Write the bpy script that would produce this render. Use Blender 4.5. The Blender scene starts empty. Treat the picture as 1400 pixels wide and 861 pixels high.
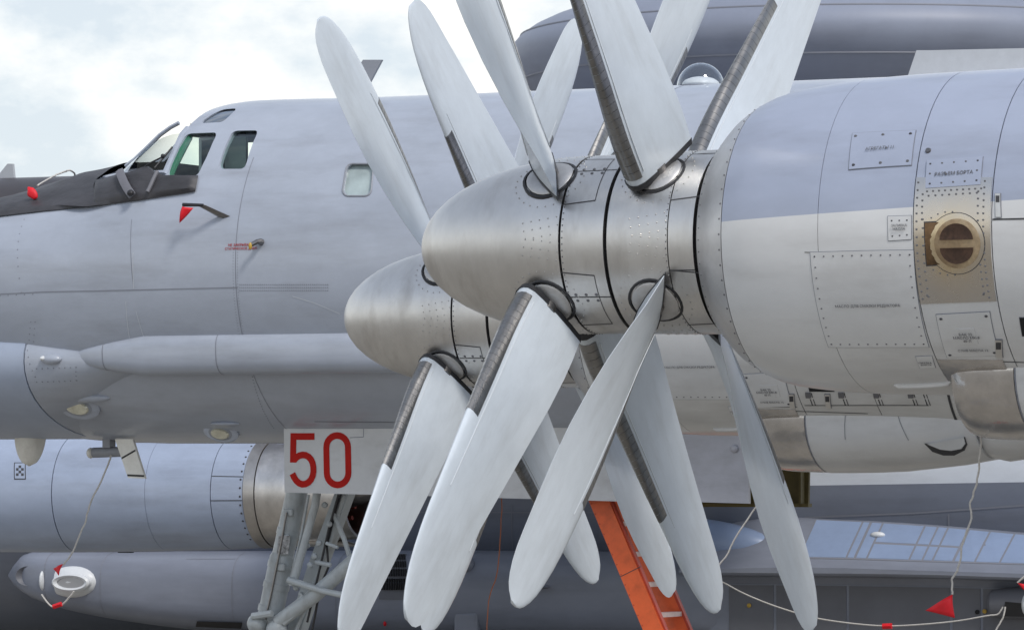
import bpy, bmesh, math, random
from mathutils import Vector, Matrix, noise
random.seed(7)
R = math.radians; PI = math.pi; S = math.sin; C = math.cos
sc = bpy.context.scene; COL = sc.collection
# ------------------------------------------------------------------ camera, light, sky
FPX = 6500.0; CZ = 3.0; HY = 650.0          # focal length in photo pixels, eye height, horizon row
cam = bpy.data.cameras.new('camera'); co = bpy.data.objects.new('camera', cam); COL.objects.link(co)
co.location = (0, 0, CZ); co.rotation_euler = (R(90), 0, 0)
cam.sensor_width = 36; cam.lens = 36*FPX/1400; cam.shift_x = 0; cam.shift_y = (HY-430.5)/1400
cam.clip_start = .5; cam.clip_end = 6000
sc.camera = co
SUN_EL, SUN_AZ = 50, 150        # azimuth measured clockwise from +Y
wd = bpy.data.worlds.new('World'); sc.world = wd; wd.use_nodes = True
nt = wd.node_tree; N = nt.nodes; L = nt.links
bg = N['Background']; bg.inputs[1].default_value = .115
sky = N.new('ShaderNodeTexSky'); sky.sky_type = 'NISHITA'; sky.sun_disc = False
sky.sun_elevation = R(SUN_EL); sky.sun_rotation = R(SUN_AZ); sky.air_density = 1.0; sky.dust_density = .6
tc = N.new('ShaderNodeTexCoord')
mp = N.new('ShaderNodeMapping'); mp.inputs['Scale'].default_value = (1, 1, 1.7); mp.inputs['Location'].default_value = (.13, .0, .035)
L.new(tc.outputs['Generated'], mp.inputs[0])
n1 = N.new('ShaderNodeTexNoise'); n1.inputs['Scale'].default_value = 17; n1.inputs['Detail'].default_value = 9; n1.inputs['Roughness'].default_value = .55
L.new(mp.outputs[0], n1.inputs['Vector'])
r1 = N.new('ShaderNodeValToRGB'); r1.color_ramp.elements[0].position = .40; r1.color_ramp.elements[1].position = .58
L.new(n1.outputs[0], r1.inputs[0])
n2 = N.new('ShaderNodeTexNoise'); n2.inputs['Scale'].default_value = 17; n2.inputs['Detail'].default_value = 10; n2.inputs['Roughness'].default_value = .58
L.new(mp.outputs[0], n2.inputs['Vector'])
cc = N.new('ShaderNodeMix'); cc.data_type = 'RGBA'
cc.inputs[6].default_value = (4.35, 4.75, 5.15, 1); cc.inputs[7].default_value = (8.4, 8.1, 7.5, 1)
r2 = N.new('ShaderNodeValToRGB'); r2.color_ramp.elements[0].position = .38; r2.color_ramp.elements[1].position = .66
L.new(n2.outputs[0], r2.inputs[0]); L.new(r2.outputs[0], cc.inputs[0])
mx = N.new('ShaderNodeMix'); mx.data_type = 'RGBA'
mth = N.new('ShaderNodeMath'); mth.operation = 'MULTIPLY_ADD'; mth.inputs[1].default_value = .12; mth.inputs[2].default_value = .88
L.new(r1.outputs[0], mth.inputs[0])
spz = N.new('ShaderNodeSeparateXYZ'); L.new(tc.outputs['Generated'], spz.inputs[0])      # cloud thins out towards the zenith
mrz = N.new('ShaderNodeMapRange'); mrz.inputs['From Min'].default_value = .12; mrz.inputs['From Max'].default_value = .5; mrz.inputs['To Min'].default_value = 1; mrz.inputs['To Max'].default_value = .38
L.new(spz.outputs[2], mrz.inputs[0]); mm = N.new('ShaderNodeMath'); mm.operation = 'MULTIPLY'; L.new(mth.outputs[0], mm.inputs[0]); L.new(mrz.outputs[0], mm.inputs[1]); L.new(mm.outputs[0], mx.inputs[0])
L.new(sky.outputs[0], mx.inputs[6]); L.new(cc.outputs[2], mx.inputs[7]); L.new(mx.outputs[2], bg.inputs[0])
sl = bpy.data.lights.new('sun', 'SUN'); sl.energy = 1.5; sl.angle = R(12); sl.color = (1, .95, .88)
so = bpy.data.objects.new('sun', sl); COL.objects.link(so)
sd = Vector((S(R(SUN_AZ))*C(R(SUN_EL)), C(R(SUN_AZ))*C(R(SUN_EL)), S(R(SUN_EL))))
so.rotation_euler = sd.to_track_quat('Z', 'Y').to_euler(); so.location = (0, 0, 40)
sc.view_settings.view_transform = 'Standard'; sc.view_settings.look = 'None'
sc.view_settings.exposure = 0.55; sc.view_settings.gamma = 1
sc.render.engine = 'CYCLES'

# ------------------------------------------------------------------ materials
def mat(name, col, rough=.5, metal=0, var=.0, vscale=4, streak=None, bump=0, bscale=60, coat=0, spec=.5, rvar=0, col2=None, wear=.05):
    m = bpy.data.materials.new(name); m.use_nodes = True
    t = m.node_tree; n = t.nodes; l = t.links; b = n['Principled BSDF']
    b.inputs['Base Color'].default_value = (*col, 1); b.inputs['Roughness'].default_value = rough
    b.inputs['Metallic'].default_value = metal; b.inputs['Coat Weight'].default_value = coat
    b.inputs['Coat Roughness'].default_value = .15; b.inputs['Specular IOR Level'].default_value = spec
    tcn = n.new('ShaderNodeTexCoord'); mpn = n.new('ShaderNodeMapping'); l.new(tcn.outputs['Object'], mpn.inputs[0])
    if streak: mpn.inputs['Scale'].default_value = streak
    if var or col2:
        a = n.new('ShaderNodeTexNoise'); a.inputs['Scale'].default_value = vscale; a.inputs['Detail'].default_value = 7; a.inputs['Roughness'].default_value = .6
        l.new(mpn.outputs[0], a.inputs['Vector'])
        rp = n.new('ShaderNodeValToRGB'); rp.color_ramp.elements[0].position = .3; rp.color_ramp.elements[1].position = .7
        c2 = col2 or tuple(max(0, c*(1-var)) for c in col); c1 = col if col2 else tuple(min(1, c*(1+var*.6)) for c in col)
        rp.color_ramp.elements[0].color = (*c2, 1); rp.color_ramp.elements[1].color = (*c1, 1)
        l.new(a.outputs[0], rp.inputs[0])
        w = n.new('ShaderNodeTexNoise'); w.inputs['Scale'].default_value = vscale*5; w.inputs['Detail'].default_value = 11; w.inputs['Roughness'].default_value = .72; l.new(mpn.outputs[0], w.inputs['Vector'])
        wr = n.new('ShaderNodeMapRange'); wr.inputs['From Min'].default_value = .3; wr.inputs['From Max'].default_value = .7; wr.inputs['To Min'].default_value = 1-wear; wr.inputs['To Max'].default_value = 1+wear*.5; l.new(w.outputs[0], wr.inputs[0])
        wm = n.new('ShaderNodeMix'); wm.data_type = 'RGBA'; wm.blend_type = 'MULTIPLY'; wm.inputs[0].default_value = 1
        l.new(rp.outputs[0], wm.inputs[6]); l.new(wr.outputs[0], wm.inputs[7]); l.new(wm.outputs[2], b.inputs['Base Color'])
    if rvar:
        a2 = n.new('ShaderNodeTexNoise'); a2.inputs['Scale'].default_value = vscale*1.7; a2.inputs['Detail'].default_value = 6
        l.new(mpn.outputs[0], a2.inputs['Vector'])
        mr = n.new('ShaderNodeMapRange'); mr.inputs['To Min'].default_value = max(.03, rough-rvar); mr.inputs['To Max'].default_value = rough+rvar
        l.new(a2.outputs[0], mr.inputs[0]); l.new(mr.outputs[0], b.inputs['Roughness'])
    if bump:
        a3 = n.new('ShaderNodeTexNoise'); a3.inputs['Scale'].default_value = bscale; a3.inputs['Detail'].default_value = 4
        l.new(mpn.outputs[0], a3.inputs['Vector'])
        bp = n.new('ShaderNodeBump'); bp.inputs['Strength'].default_value = bump; bp.inputs['Distance'].default_value = .02
        l.new(a3.outputs[0], bp.inputs['Height']); l.new(bp.outputs[0], b.inputs['Normal'])
    return m
def two_tone(name, top, bot, a, b_, rough=.35, metal=0, bump=.05):
    """paint scheme: above the plane z = a + b*x one colour, below it another"""
    m = mat(name, top, rough, metal, var=.06, vscale=2.2, rvar=.08, bump=bump, bscale=4, coat=.4)
    t = m.node_tree; n = t.nodes; l = t.links; bs = n['Principled BSDF']
    tcn = n.new('ShaderNodeTexCoord'); sp = n.new('ShaderNodeSeparateXYZ'); l.new(tcn.outputs['Object'], sp.inputs[0])
    ma = n.new('ShaderNodeMath'); ma.operation = 'MULTIPLY_ADD'; ma.inputs[1].default_value = b_; ma.inputs[2].default_value = a
    l.new(sp.outputs[0], ma.inputs[0])
    gt = n.new('ShaderNodeMath'); gt.operation = 'GREATER_THAN'; l.new(sp.outputs[2], gt.inputs[0]); l.new(ma.outputs[0], gt.inputs[1])
    ns = n.new('ShaderNodeTexNoise'); ns.inputs['Scale'].default_value = 2.5; ns.inputs['Detail'].default_value = 8; ns.inputs['Roughness'].default_value = .65
    mpn = n.new('ShaderNodeMapping'); mpn.inputs['Scale'].default_value = (1, 1, 2.4); l.new(tcn.outputs['Object'], mpn.inputs[0]); l.new(mpn.outputs[0], ns.inputs['Vector'])
    mix = n.new('ShaderNodeMix'); mix.data_type = 'RGBA'; mix.inputs[6].default_value = (*bot, 1); mix.inputs[7].default_value = (*top, 1)
    l.new(gt.outputs[0], mix.inputs[0])
    mr = n.new('ShaderNodeMapRange'); mr.inputs['To Min'].default_value = .84; mr.inputs['To Max'].default_value = 1.12; l.new(ns.outputs[0], mr.inputs[0])
    mul = n.new('ShaderNodeMix'); mul.data_type = 'RGBA'; mul.blend_type = 'MULTIPLY'; mul.inputs[0].default_value = 1
    l.new(mix.outputs[2], mul.inputs[6]); l.new(mr.outputs[0], mul.inputs[7]); l.new(mul.outputs[2], bs.inputs['Base Color'])
    return m
M_FUS = mat('fuselage grey paint', (.375, .41, .48), .36, var=.10, vscale=1.3, streak=(1, 1, 1.8), rvar=.1, bump=.22, bscale=1.9, coat=.45)
M_FUSD = mat('darker fairing paint', (.27, .285, .32), .45, var=.1, vscale=2)
M_CHIN = mat('chin radome paint', (.35, .40, .50), .4, var=.06, vscale=2)
M_NAC = two_tone('nacelle two tone paint', (.345, .385, .49), (.64, .645, .65), 4.12, -.04)
M_NACF = two_tone('inboard nacelle paint', (.345, .385, .49), (.62, .62, .61), 4.05, 0)
M_WHITE = mat('off white nacelle paint', (.64, .645, .65), .32, var=.06, vscale=2.2, bump=.05, bscale=4, rvar=.06, coat=.5, wear=.03)
M_BLUEP = mat('blue grey access panel paint', (.345, .385, .49), .38, var=.06, vscale=3)
M_SEAM = mat('dark seam', (.05, .05, .055), .7)
M_SEAM2 = mat('soft seam', (.20, .21, .245), .6)
M_RIV = mat('dark screw heads', (.13, .13, .14), .45)
M_INK = mat('stencil ink', (.12, .12, .13), .6)
M_RIVL = mat('bright rivets', (.55, .54, .52), .35, metal=.8)
M_SPIN = mat('bare aluminium spinner', (.66, .65, .635), .38, 1, var=.08, vscale=3.2, streak=(1.6, 1, 1), rvar=.08, bump=.10, bscale=4)
M_DISC = mat('satin root disc', (.52, .515, .51), .5, .9, var=.15, vscale=9, bump=.1, bscale=12)
M_RING = mat('grey metal cowl ring', (.60, .60, .61), .42, .75, var=.12, vscale=5, rvar=.08, bump=.06, bscale=8)
M_STEEL = mat('dull dark steel', (.25, .24, .235), .33, 1, var=.25, vscale=6, rvar=.12, bump=.25, bscale=9)
M_SCOOP = mat('beaten shiny scoop metal', (.62, .60, .585), .17, 1, var=.25, vscale=4, rvar=.08, bump=.5, bscale=4)
M_SHROUD = mat('stained bright metal shroud', (.56, .54, .52), .35, 1, var=.35, vscale=3, streak=(1, 1, .7), rvar=.14)
M_BLADE = mat('pale blade paint', (.61, .665, .72), .33, 0, var=.09, vscale=1.8, streak=(1.2, 1.2, .6), rvar=.1, coat=.35, bump=.08, bscale=2.2, wear=.07)
M_BOOT = mat('ribbed metal boot', (.27, .265, .26), .34, 1, var=.2, vscale=9, rvar=.08)
M_EDGE = mat('pale edge line', (.62, .66, .70), .4)
M_RUB = mat('black rubber', (.022, .022, .025), .45, var=.2, vscale=10)
M_BLACK = mat('black recess', (.008, .008, .009), .8)
M_TARP = mat('dark canvas cover', (.050, .049, .055), .55, var=.35, vscale=3.5, streak=(1, 1, 2.2), bump=.5, bscale=7)
M_STRAP = mat('grey strap', (.16, .16, .18), .6, var=.1)
M_GREEN = mat('green cockpit frame', (.03, .16, .09), .5)
M_DARKIN = mat('cockpit lining', (.03, .03, .03), .7, var=.3)
M_CURT = mat('grey sun blind', (.45, .5, .5), .8, var=.1)
M_RED = mat('red cloth', (.75, .008, .02), .55, var=.15, vscale=12, bump=.3, bscale=25)
M_REDP = mat('red numeral paint', (.43, .012, .008), .6, var=.10, vscale=7, spec=.15)
M_ROPE = mat('white cord', (.55, .53, .50), .8, var=.2, vscale=60)
M_OCORD = mat('orange cord', (.35, .11, .04), .8)
M_ORANGE = mat('orange ladder paint', (.80, .13, .03), .42, var=.14, vscale=5, bump=.06, bscale=10)
M_ORANGED = mat('worn dark orange paint', (.48, .05, .02), .5, var=.2, vscale=7)
M_RUNG = mat('pale pink worn rung', (.74, .56, .52), .5, var=.2, vscale=14)
M_GEAR = mat('pale grey gear paint', (.43, .465, .48), .38, var=.12, vscale=6, rvar=.1)
M_CREAM = mat('cream dielectric', (.78, .77, .72), .45, var=.06, vscale=6)
M_DOOR = mat('door off white', (.56, .565, .57), .4, var=.08, vscale=2, rvar=.06, bump=.06, bscale=4)
M_DOORG = mat('door lilac grey', (.42, .425, .47), .34, var=.08, vscale=2, bump=.08, bscale=3.5)
M_OLIVE = mat('olive primer', (.115, .09, .025), .55, var=.25, vscale=5)
M_A50 = two_tone('radar jet paint', (.62, .66, .72), (.165, .185, .235), 2.79, -.016, rough=.4)
M_A50G = mat('radar jet grey', (.215, .235, .29), .36, var=.10, vscale=.9, streak=(1, 1, 2), rvar=.08, bump=.05, bscale=1.5)
M_A50N = mat('radar jet engine paint', (.33, .385, .50), .34, var=.09, vscale=1.6, streak=(1, 1, 1.8), rvar=.1, coat=.1, bump=.05, bscale=2.5)
M_A50D = mat('radar jet underside grey', (.13, .135, .155), .5, var=.12, vscale=1.2)
M_A50B = mat('sky tinted sponson top', (.24, .31, .46), .38, var=.08, vscale=2)  # blue of the sky above is put into this colour
M_DISH = mat('radome grey', (.235, .26, .33), .5, var=.10, vscale=.6, rvar=.06)
M_DARKAC = mat('dark distant aircraft paint', (.055, .05, .055), .4, var=.2, vscale=1)
M_CONC = mat('apron concrete', (.27, .25, .215), .85, var=.14, vscale=.6, bump=.15, bscale=8)
M_WPLAS = mat('white painted intake', (.66, .68, .70), .4, var=.05)
M_INTAKE = mat('brushed oval duct', (.42, .42, .44), .35, .9)
M_YEL = mat('yellow mark', (.5, .32, .05), .5)
M_TYRE = mat('tyre rubber', (.03, .03, .03), .8)
def glassm(name, tint, rough=.02, alpha=.35):
    m = bpy.data.materials.new(name); m.use_nodes = True; t = m.node_tree; n = t.nodes; l = t.links
    out = n['Material Output']; n.remove(n['Principled BSDF'])
    tr = n.new('ShaderNodeBsdfTransparent'); tr.inputs[0].default_value = (*tint, 1)
    gl = n.new('ShaderNodeBsdfGlossy'); gl.inputs[0].default_value = (.9, .95, 1, 1); gl.inputs['Roughness'].default_value = rough
    lw = n.new('ShaderNodeLayerWeight'); lw.inputs[0].default_value = .5; fr = n.new('ShaderNodeMath'); fr.operation = 'POWER'; fr.inputs[1].default_value = 3.5; l.new(lw.outputs['Facing'], fr.inputs[0])
    mr = n.new('ShaderNodeMath'); mr.operation = 'ADD'; mr.inputs[1].default_value = alpha; l.new(fr.outputs[0], mr.inputs[0])
    mxs = n.new('ShaderNodeMixShader'); l.new(mr.outputs[0], mxs.inputs[0]); l.new(tr.outputs[0], mxs.inputs[1]); l.new(gl.outputs[0], mxs.inputs[2])
    l.new(mxs.outputs[0], out.inputs[0]); return m
M_GLASS = glassm('cockpit glass', (.90, .96, .93), .02, .008)
M_GLASS2 = glassm('blue tinted roof glass', (.10, .16, .22), .03, .25)
M_DOME = glassm('clear dome', (.93, .95, .96), .01, .06)
M_LENS = mat('lamp lens', (.60, .58, .46), .12, .3, coat=1, var=.25, vscale=14)
def dirt(m, amt, scale, ns=1.5, lo=.5, hi=.72, col=(.42, .38, .34)):
    """airflow-wise grime and oil streaks over a paint"""
    t = m.node_tree; n = t.nodes; l = t.links; b = n['Principled BSDF']; ip = b.inputs['Base Color']; src = ip.links[0].from_socket
    tcn = n.new('ShaderNodeTexCoord'); mpn = n.new('ShaderNodeMapping'); mpn.inputs['Scale'].default_value = scale; l.new(tcn.outputs['Object'], mpn.inputs[0])
    a = n.new('ShaderNodeTexNoise'); a.inputs['Scale'].default_value = ns; a.inputs['Detail'].default_value = 9; a.inputs['Roughness'].default_value = .62; l.new(mpn.outputs[0], a.inputs['Vector'])
    mr = n.new('ShaderNodeMapRange'); mr.inputs['From Min'].default_value = lo; mr.inputs['From Max'].default_value = hi; mr.inputs['To Max'].default_value = amt; l.new(a.outputs[0], mr.inputs[0])
    mx_ = n.new('ShaderNodeMix'); mx_.data_type = 'RGBA'; mx_.blend_type = 'MULTIPLY'; l.new(mr.outputs[0], mx_.inputs[0]); l.new(src, mx_.inputs[6]); mx_.inputs[7].default_value = (*col, 1); l.new(mx_.outputs[2], ip)
for m_, a_, s_, n_ in ((M_FUS, .30, (.35, 1, 2.2), 2.0), (M_NAC, .28, (.3, 1, 1.6), 2.6), (M_NACF, .4, (.3, 1, 1.6), 2.6), (M_WHITE, .25, (.4, 1, 1.8), 3), (M_BLADE, .22, (3, 3, .5), 3), (M_A50N, .35, (.3, 1, 2), 1.5), (M_A50G, .3, (.3, 1, 2), 1.2),
                   (M_A50, .3, (.25, 1, 2.5), .8), (M_DISH, .35, (.5, .5, 2), .8), (M_SPIN, .30, (2.4, 1, .8), 3), (M_DOOR, .3, (1, 1, 2.5), 2.5), (M_DOORG, .3, (1, 1, 2.5), 2.5), (M_GEAR, .5, (1, 1, .5), 7), (M_ORANGE, .5, (1, 1, 1), 6), (M_CREAM, .3, (1, 1, .6), 6)):
    dirt(m_, a_, s_, n_)
def heat_mat():
    """bare plate browned by exhaust round its port (a stain with its own shape, in object space)"""
    m = mat('heat stained bare plate', (.68, .62, .53), .27, 1, rvar=.1, vscale=4)
    t = m.node_tree; n = t.nodes; l = t.links; b = n['Principled BSDF']
    tcn = n.new('ShaderNodeTexCoord'); vm = n.new('ShaderNodeVectorMath'); vm.operation = 'DISTANCE'
    vm.inputs[1].default_value = HEAT_C; l.new(tcn.outputs['Object'], vm.inputs[0])
    ns = n.new('ShaderNodeTexNoise'); ns.inputs['Scale'].default_value = 7; ns.inputs['Detail'].default_value = 9; ns.inputs['Roughness'].default_value = .65; l.new(tcn.outputs['Object'], ns.inputs['Vector'])
    ad = n.new('ShaderNodeMath'); ad.operation = 'MULTIPLY_ADD'; ad.inputs[1].default_value = .22; l.new(ns.outputs[0], ad.inputs[0]); l.new(vm.outputs[1], ad.inputs[2])
    rp = n.new('ShaderNodeValToRGB'); e = rp.color_ramp.elements
    e[0].position = .10; e[0].color = (.20, .12, .06, 1); e[1].position = .46; e[1].color = (.56, .54, .52, 1)
    k = e.new(.15); k.color = (.42, .30, .17, 1); k = e.new(.21); k.color = (.66, .54, .36, 1); k = e.new(.30); k.color = (.60, .54, .46, 1)
    l.new(ad.outputs[0], rp.inputs[0]); l.new(rp.outputs[0], b.inputs['Base Color']); return m

# ------------------------------------------------------------------ mesh helpers
class MB:
    def __init__(s): s.v = []; s.f = []
    def add(s, vs, fs):
        o = len(s.v); s.v += [tuple(v) for v in vs]; s.f += [tuple(i+o for i in f) for f in fs]; return s
    def loft(s, secs, closed=True, cap=True):
        n = len(secs[0]); vs = [p for q in secs for p in q]; fs = []
        for i in range(len(secs)-1):
            for j in range(n if closed else n-1):
                k = (j+1) % n
                fs.append((i*n+j, i*n+k, (i+1)*n+k, (i+1)*n+j))
        if cap and closed: fs.append(tuple(range(n-1, -1, -1))); fs.append(tuple((len(secs)-1)*n+j for j in range(n)))
        return s.add(vs, fs)
    def tube(s, pts, r, n=8, cap=True):
        pts = [Vector(p) for p in pts]; rr = r if isinstance(r, (list, tuple)) else [r]*len(pts); secs = []; up = None
        for i, p in enumerate(pts):
            d = (pts[min(i+1, len(pts)-1)]-pts[max(i-1, 0)]).normalized()
            if up is None: up = Vector((0, 0, 1)) if abs(d.z) < .9 else Vector((0, 1, 0))
            a = d.cross(up).normalized(); b = a.cross(d); up = b
            secs.append([p+a*(C(2*PI*k/n)*rr[i])+b*(S(2*PI*k/n)*rr[i]) for k in range(n)])
        return s.loft(secs, True, cap)
    def box(s, a, b, m=None, bev=0):
        x0, y0, z0 = a; x1, y1, z1 = b
        vs = [Vector(p) for p in ((x0,y0,z0),(x1,y0,z0),(x1,y1,z0),(x0,y1,z0),(x0,y0,z1),(x1,y0,z1),(x1,y1,z1),(x0,y1,z1))]
        if m: vs = [m @ v for v in vs]
        return s.add(vs, [(0,3,2,1),(4,5,6,7),(0,1,5,4),(1,2,6,5),(2,3,7,6),(3,0,4,7)])
    def prism(s, poly, off):
        """poly: 3-D points, extruded by vector off"""
        n = len(poly); off = Vector(off); a = [Vector(p) for p in poly]; b = [p+off for p in a]
        return s.add(a+b, [tuple(range(n)), tuple(range(2*n-1, n-1, -1))]+[(i, (i+1) % n, n+(i+1) % n, n+i)[::-1] for i in range(n)])
    def ball(s, c, r, nu=12, nv=7, sx=1, sy=1, sz=1, m=None):
        secs = []
        for i in range(nv+1):
            a = PI*i/nv; rr = max(S(a), 1e-3)
            q = [Vector((C(a)*r*sx, C(2*PI*k/nu)*rr*r*sy, S(2*PI*k/nu)*rr*r*sz)) for k in range(nu)]
            secs.append([Vector(c)+((m @ p) if m else p) for p in q])
        return s.loft(secs, True, True)
    def build(s, name, m, parent=None, smooth=True, kind=None, ang=35, fix=True):
        me = bpy.data.meshes.new(name); me.from_pydata(s.v, [], s.f); me.update()
        if fix:
            bm = bmesh.new(); bm.from_mesh(me); bmesh.ops.recalc_face_normals(bm, faces=bm.faces)
            bm.to_mesh(me); bm.free()
        for x in (m if isinstance(m, (list, tuple)) else [m]): me.materials.append(x)
        if smooth:
            me.polygons.foreach_set('use_smooth', [True]*len(me.polygons)); me.set_sharp_from_angle(angle=R(ang))
        o = bpy.data.objects.new(name, me); COL.objects.link(o)
        if parent: o.parent = parent
        if kind: o['kind'] = kind
        return o
def tag(o, label=None, cat=None, group=None, kind=None):
    if label: o['label'] = label
    if cat: o['category'] = cat
    if group: o['group'] = group
    if kind: o['kind'] = kind
    return o
def empty(name, loc, rz=0):
    o = bpy.data.objects.new(name, None); COL.objects.link(o); o.location = loc; o.rotation_euler = (0, 0, rz); o.empty_display_size = .3
    return o
def interp(tab, x):
    """smooth interpolation of (x, value...) rows sorted ascending"""
    if x <= tab[0][0]: return tab[0][1:]
    if x >= tab[-1][0]: return tab[-1][1:]
    for i in range(len(tab)-1):
        a, b = tab[i], tab[i+1]
        if a[0] <= x <= b[0]:
            h = b[0]-a[0]; t = (x-a[0])/h; out = []
            for k in range(1, len(a)):
                m0 = (b[k]-tab[i-1][k])/(b[0]-tab[i-1][0]) if i > 0 else (b[k]-a[k])/h
                m1 = (tab[i+2][k]-a[k])/(tab[i+2][0]-a[0]) if i+2 < len(tab) else (b[k]-a[k])/h
                sec = (b[k]-a[k])/h
                if sec == 0: m0 = m1 = 0
                out.append((2*t**3-3*t*t+1)*a[k]+(t**3-2*t*t+t)*h*m0+(-2*t**3+3*t*t)*b[k]+(t**3-t*t)*h*m1)
            return tuple(out)
class Frame:
    """a parked aircraft's own axes: x forward, y towards its near wing, z up"""
    def __init__(s, O, th):
        s.O = Vector(O); s.fw = Vector((-C(th), S(th), 0)); s.n = Vector((-S(th), -C(th), 0)); s.rz = PI-th
    def L(s, px, py, y=0):
        """where the line of sight through a spot of the photo meets the plane y of this aircraft"""
        d = Vector(((px-700)/FPX, 1, (HY-py)/FPX)); c = Vector((0, 0, CZ))
        t = (y-(c-s.O).dot(s.n))/d.dot(s.n); p = c+t*d-s.O
        return Vector((p.dot(s.fw), y, p.z))
    def pts(s, lst, y): return [s.L(a, b, y) for a, b in lst]
T = Frame((-.31, 32.23, 0), R(25.84))        # the turboprop bomber: origin under the inboard propeller
ENG = {'near': (-3.466, 5.654, 4.24), 'far': (0.0, 0.0, 4.08)}

# surfaces: S(x, phi) with phi from straight up towards the near side
class Surf:
    def pt(s, x, ph, off=0):
        zc, hw, ht, hb = s.sec(x); h = ht if C(ph) > 0 else hb
        p = Vector((x, s.y0+hw*S(ph), zc+h*C(ph)))
        if off:
            nn = Vector((0, S(ph)/hw, C(ph)/h)).normalized(); p += nn*off
        return p
    def at(s, fr, px, py):
        """(x, phi) of the near-side surface point seen at a spot of the photo"""
        zc, hw, ht, hb = s.sec(s.x0); y = s.y0+hw*.8
        for _ in range(14):
            p = fr.L(px, py, y); zc, hw, ht, hb = s.sec(p.x); dz = p.z-zc; h = ht if dz > 0 else hb
            q = max(-.999, min(.999, dz/h)); ph = math.acos(q); y = .5*y+.5*(s.y0+hw*S(ph))
        return p.x, ph
def patch(surf, cs, nx, ny, off, th=.003):
    """curved plate over a quad of (x, phi) corners; edges closed down to thickness th"""
    mb = MB(); g = []
    for o in (off, off-th):
        for i in range(nx+1):
            for j in range(ny+1):
                u, v = i/nx, j/ny
                a = [(1-u)*(1-v)*cs[0][k]+u*(1-v)*cs[1][k]+u*v*cs[2][k]+(1-u)*v*cs[3][k] for k in (0, 1)]
                g.append(surf.pt(a[0], a[1], o))
    W = ny+1; K = (nx+1)*W; fs = []
    for i in range(nx):
        for j in range(ny):
            q = (i*W+j, i*W+j+1, (i+1)*W+j+1, (i+1)*W+j); fs.append(q); fs.append(tuple(K+k for k in q[::-1]))
    ed = [i*W for i in range(nx+1)]+[nx*W+j for j in range(1, ny+1)]+[i*W+ny for i in range(nx-1, -1, -1)]+[j for j in range(ny-1, 0, -1)]
    for a, b in zip(ed, ed[1:]+ed[:1]): fs.append((a, b, K+b, K+a))
    return mb.add(g, fs)
def seam(mb, surf, path, w=.004, off=.0015):
    """thin strip along a path of (x, phi) on a surface"""
    P = [surf.pt(a, b, off) for a, b in path]; vs = []; n = len(P)
    for i, p in enumerate(P):
        d = (P[min(i+1, n-1)]-P[max(i-1, 0)]).normalized(); nn = (surf.pt(path[i][0], path[i][1], 1)-surf.pt(path[i][0], path[i][1], 0)).normalized()
        sd_ = d.cross(nn).normalized()*w; vs += [p+sd_, p-sd_]
    mb.add(vs, [(2*i, 2*i+1, 2*i+3, 2*i+2) for i in range(n-1)])
def lin(a, b, n): return [(a[0]+(b[0]-a[0])*i/n, a[1]+(b[1]-a[1])*i/n) for i in range(n+1)]
def dot(mb, surf, x, ph, r=.006, h=.003, n=6):
    c = surf.pt(x, ph, 0); e = surf.pt(x, ph, 1)-c; e.normalize(); a = Vector((1, 0, 0)); a = (a-e*a.dot(e)).normalized(); b = e.cross(a)
    ring = [c+(a*C(2*PI*k/n)+b*S(2*PI*k/n))*r for k in range(n)]; top = [c+(a*C(2*PI*k/n)+b*S(2*PI*k/n))*r*.6+e*h for k in range(n)]
    mb.add(ring+top, [(k, (k+1) % n, n+(k+1) % n, n+k) for k in range(n)]+[tuple(n+k for k in range(n))])
def dots(mb, surf, a, b, n, **k):
    for i in range(n+1):
        t = i/max(n, 1); dot(mb, surf, a[0]+(b[0]-a[0])*t, a[1]+(b[1]-a[1])*t, **k)
def text(s, size, parent, m, M4, name='lettering'):
    cu = bpy.data.curves.new(name, 'FONT'); cu.body = s; cu.size = size; cu.align_x = 'CENTER'; cu.align_y = 'CENTER'; cu.extrude = .0006; cu.resolution_u = 2
    o = bpy.data.objects.new(name, cu); COL.objects.link(o)
    dg = bpy.context.evaluated_depsgraph_get(); me = bpy.data.meshes.new_from_object(o.evaluated_get(dg))
    bpy.data.objects.remove(o); me.transform(M4); me.materials.clear(); me.materials.append(m)
    q = bpy.data.objects.new(name, me); COL.objects.link(q); q.parent = parent; return q
def surf_frame(surf, x, ph, off=.005, rot=0):
    """matrix that lays text on the near side: reads left to right as seen from outside"""
    c = surf.pt(x, ph, off); e = (surf.pt(x, ph, 1)-surf.pt(x, ph, 0)).normalized(); ax = Vector((-1, 0, 0)); ax = (ax-e*ax.dot(e)).normalized(); up = e.cross(ax)
    a2 = ax*C(rot)+up*S(rot); u2 = e.cross(a2)
    return Matrix(((a2.x, u2.x, e.x, c.x), (a2.y, u2.y, e.y, c.y), (a2.z, u2.z, e.z, c.z), (0, 0, 0, 1)))

# ================================================================== ground
gm = MB(); gm.add([(-2500, -300, 0), (2500, -300, 0), (2500, 4500, 0), (-2500, 4500, 0)], [(0, 1, 2, 3)])
gnd = gm.build('ground', M_CONC, None, False, fix=False); tag(gnd, kind='structure')
jm = MB()
for i in range(-6, 12): jm.add([(i*6-.02, -20, .004), (i*6+.02, -20, .004), (i*6+.02, 160, .004), (i*6-.02, 160, .004)], [(0, 1, 2, 3)])
for i in range(-3, 26): jm.add([(-36, i*6-.02, .004), (66, i*6-.02, .004), (66, i*6+.02, .004), (-36, i*6+.02, .004)], [(0, 1, 2, 3)])
jo = jm.build('paving_joints', M_SEAM2, gnd, False, fix=False)

# ================================================================== the bomber
bomber = empty('bomber_aircraft', T.O, T.rz)
tag(bomber, 'grey four engine turboprop bomber with red 50 on its nose gear door and contra-rotating propellers', 'aircraft')

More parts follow.
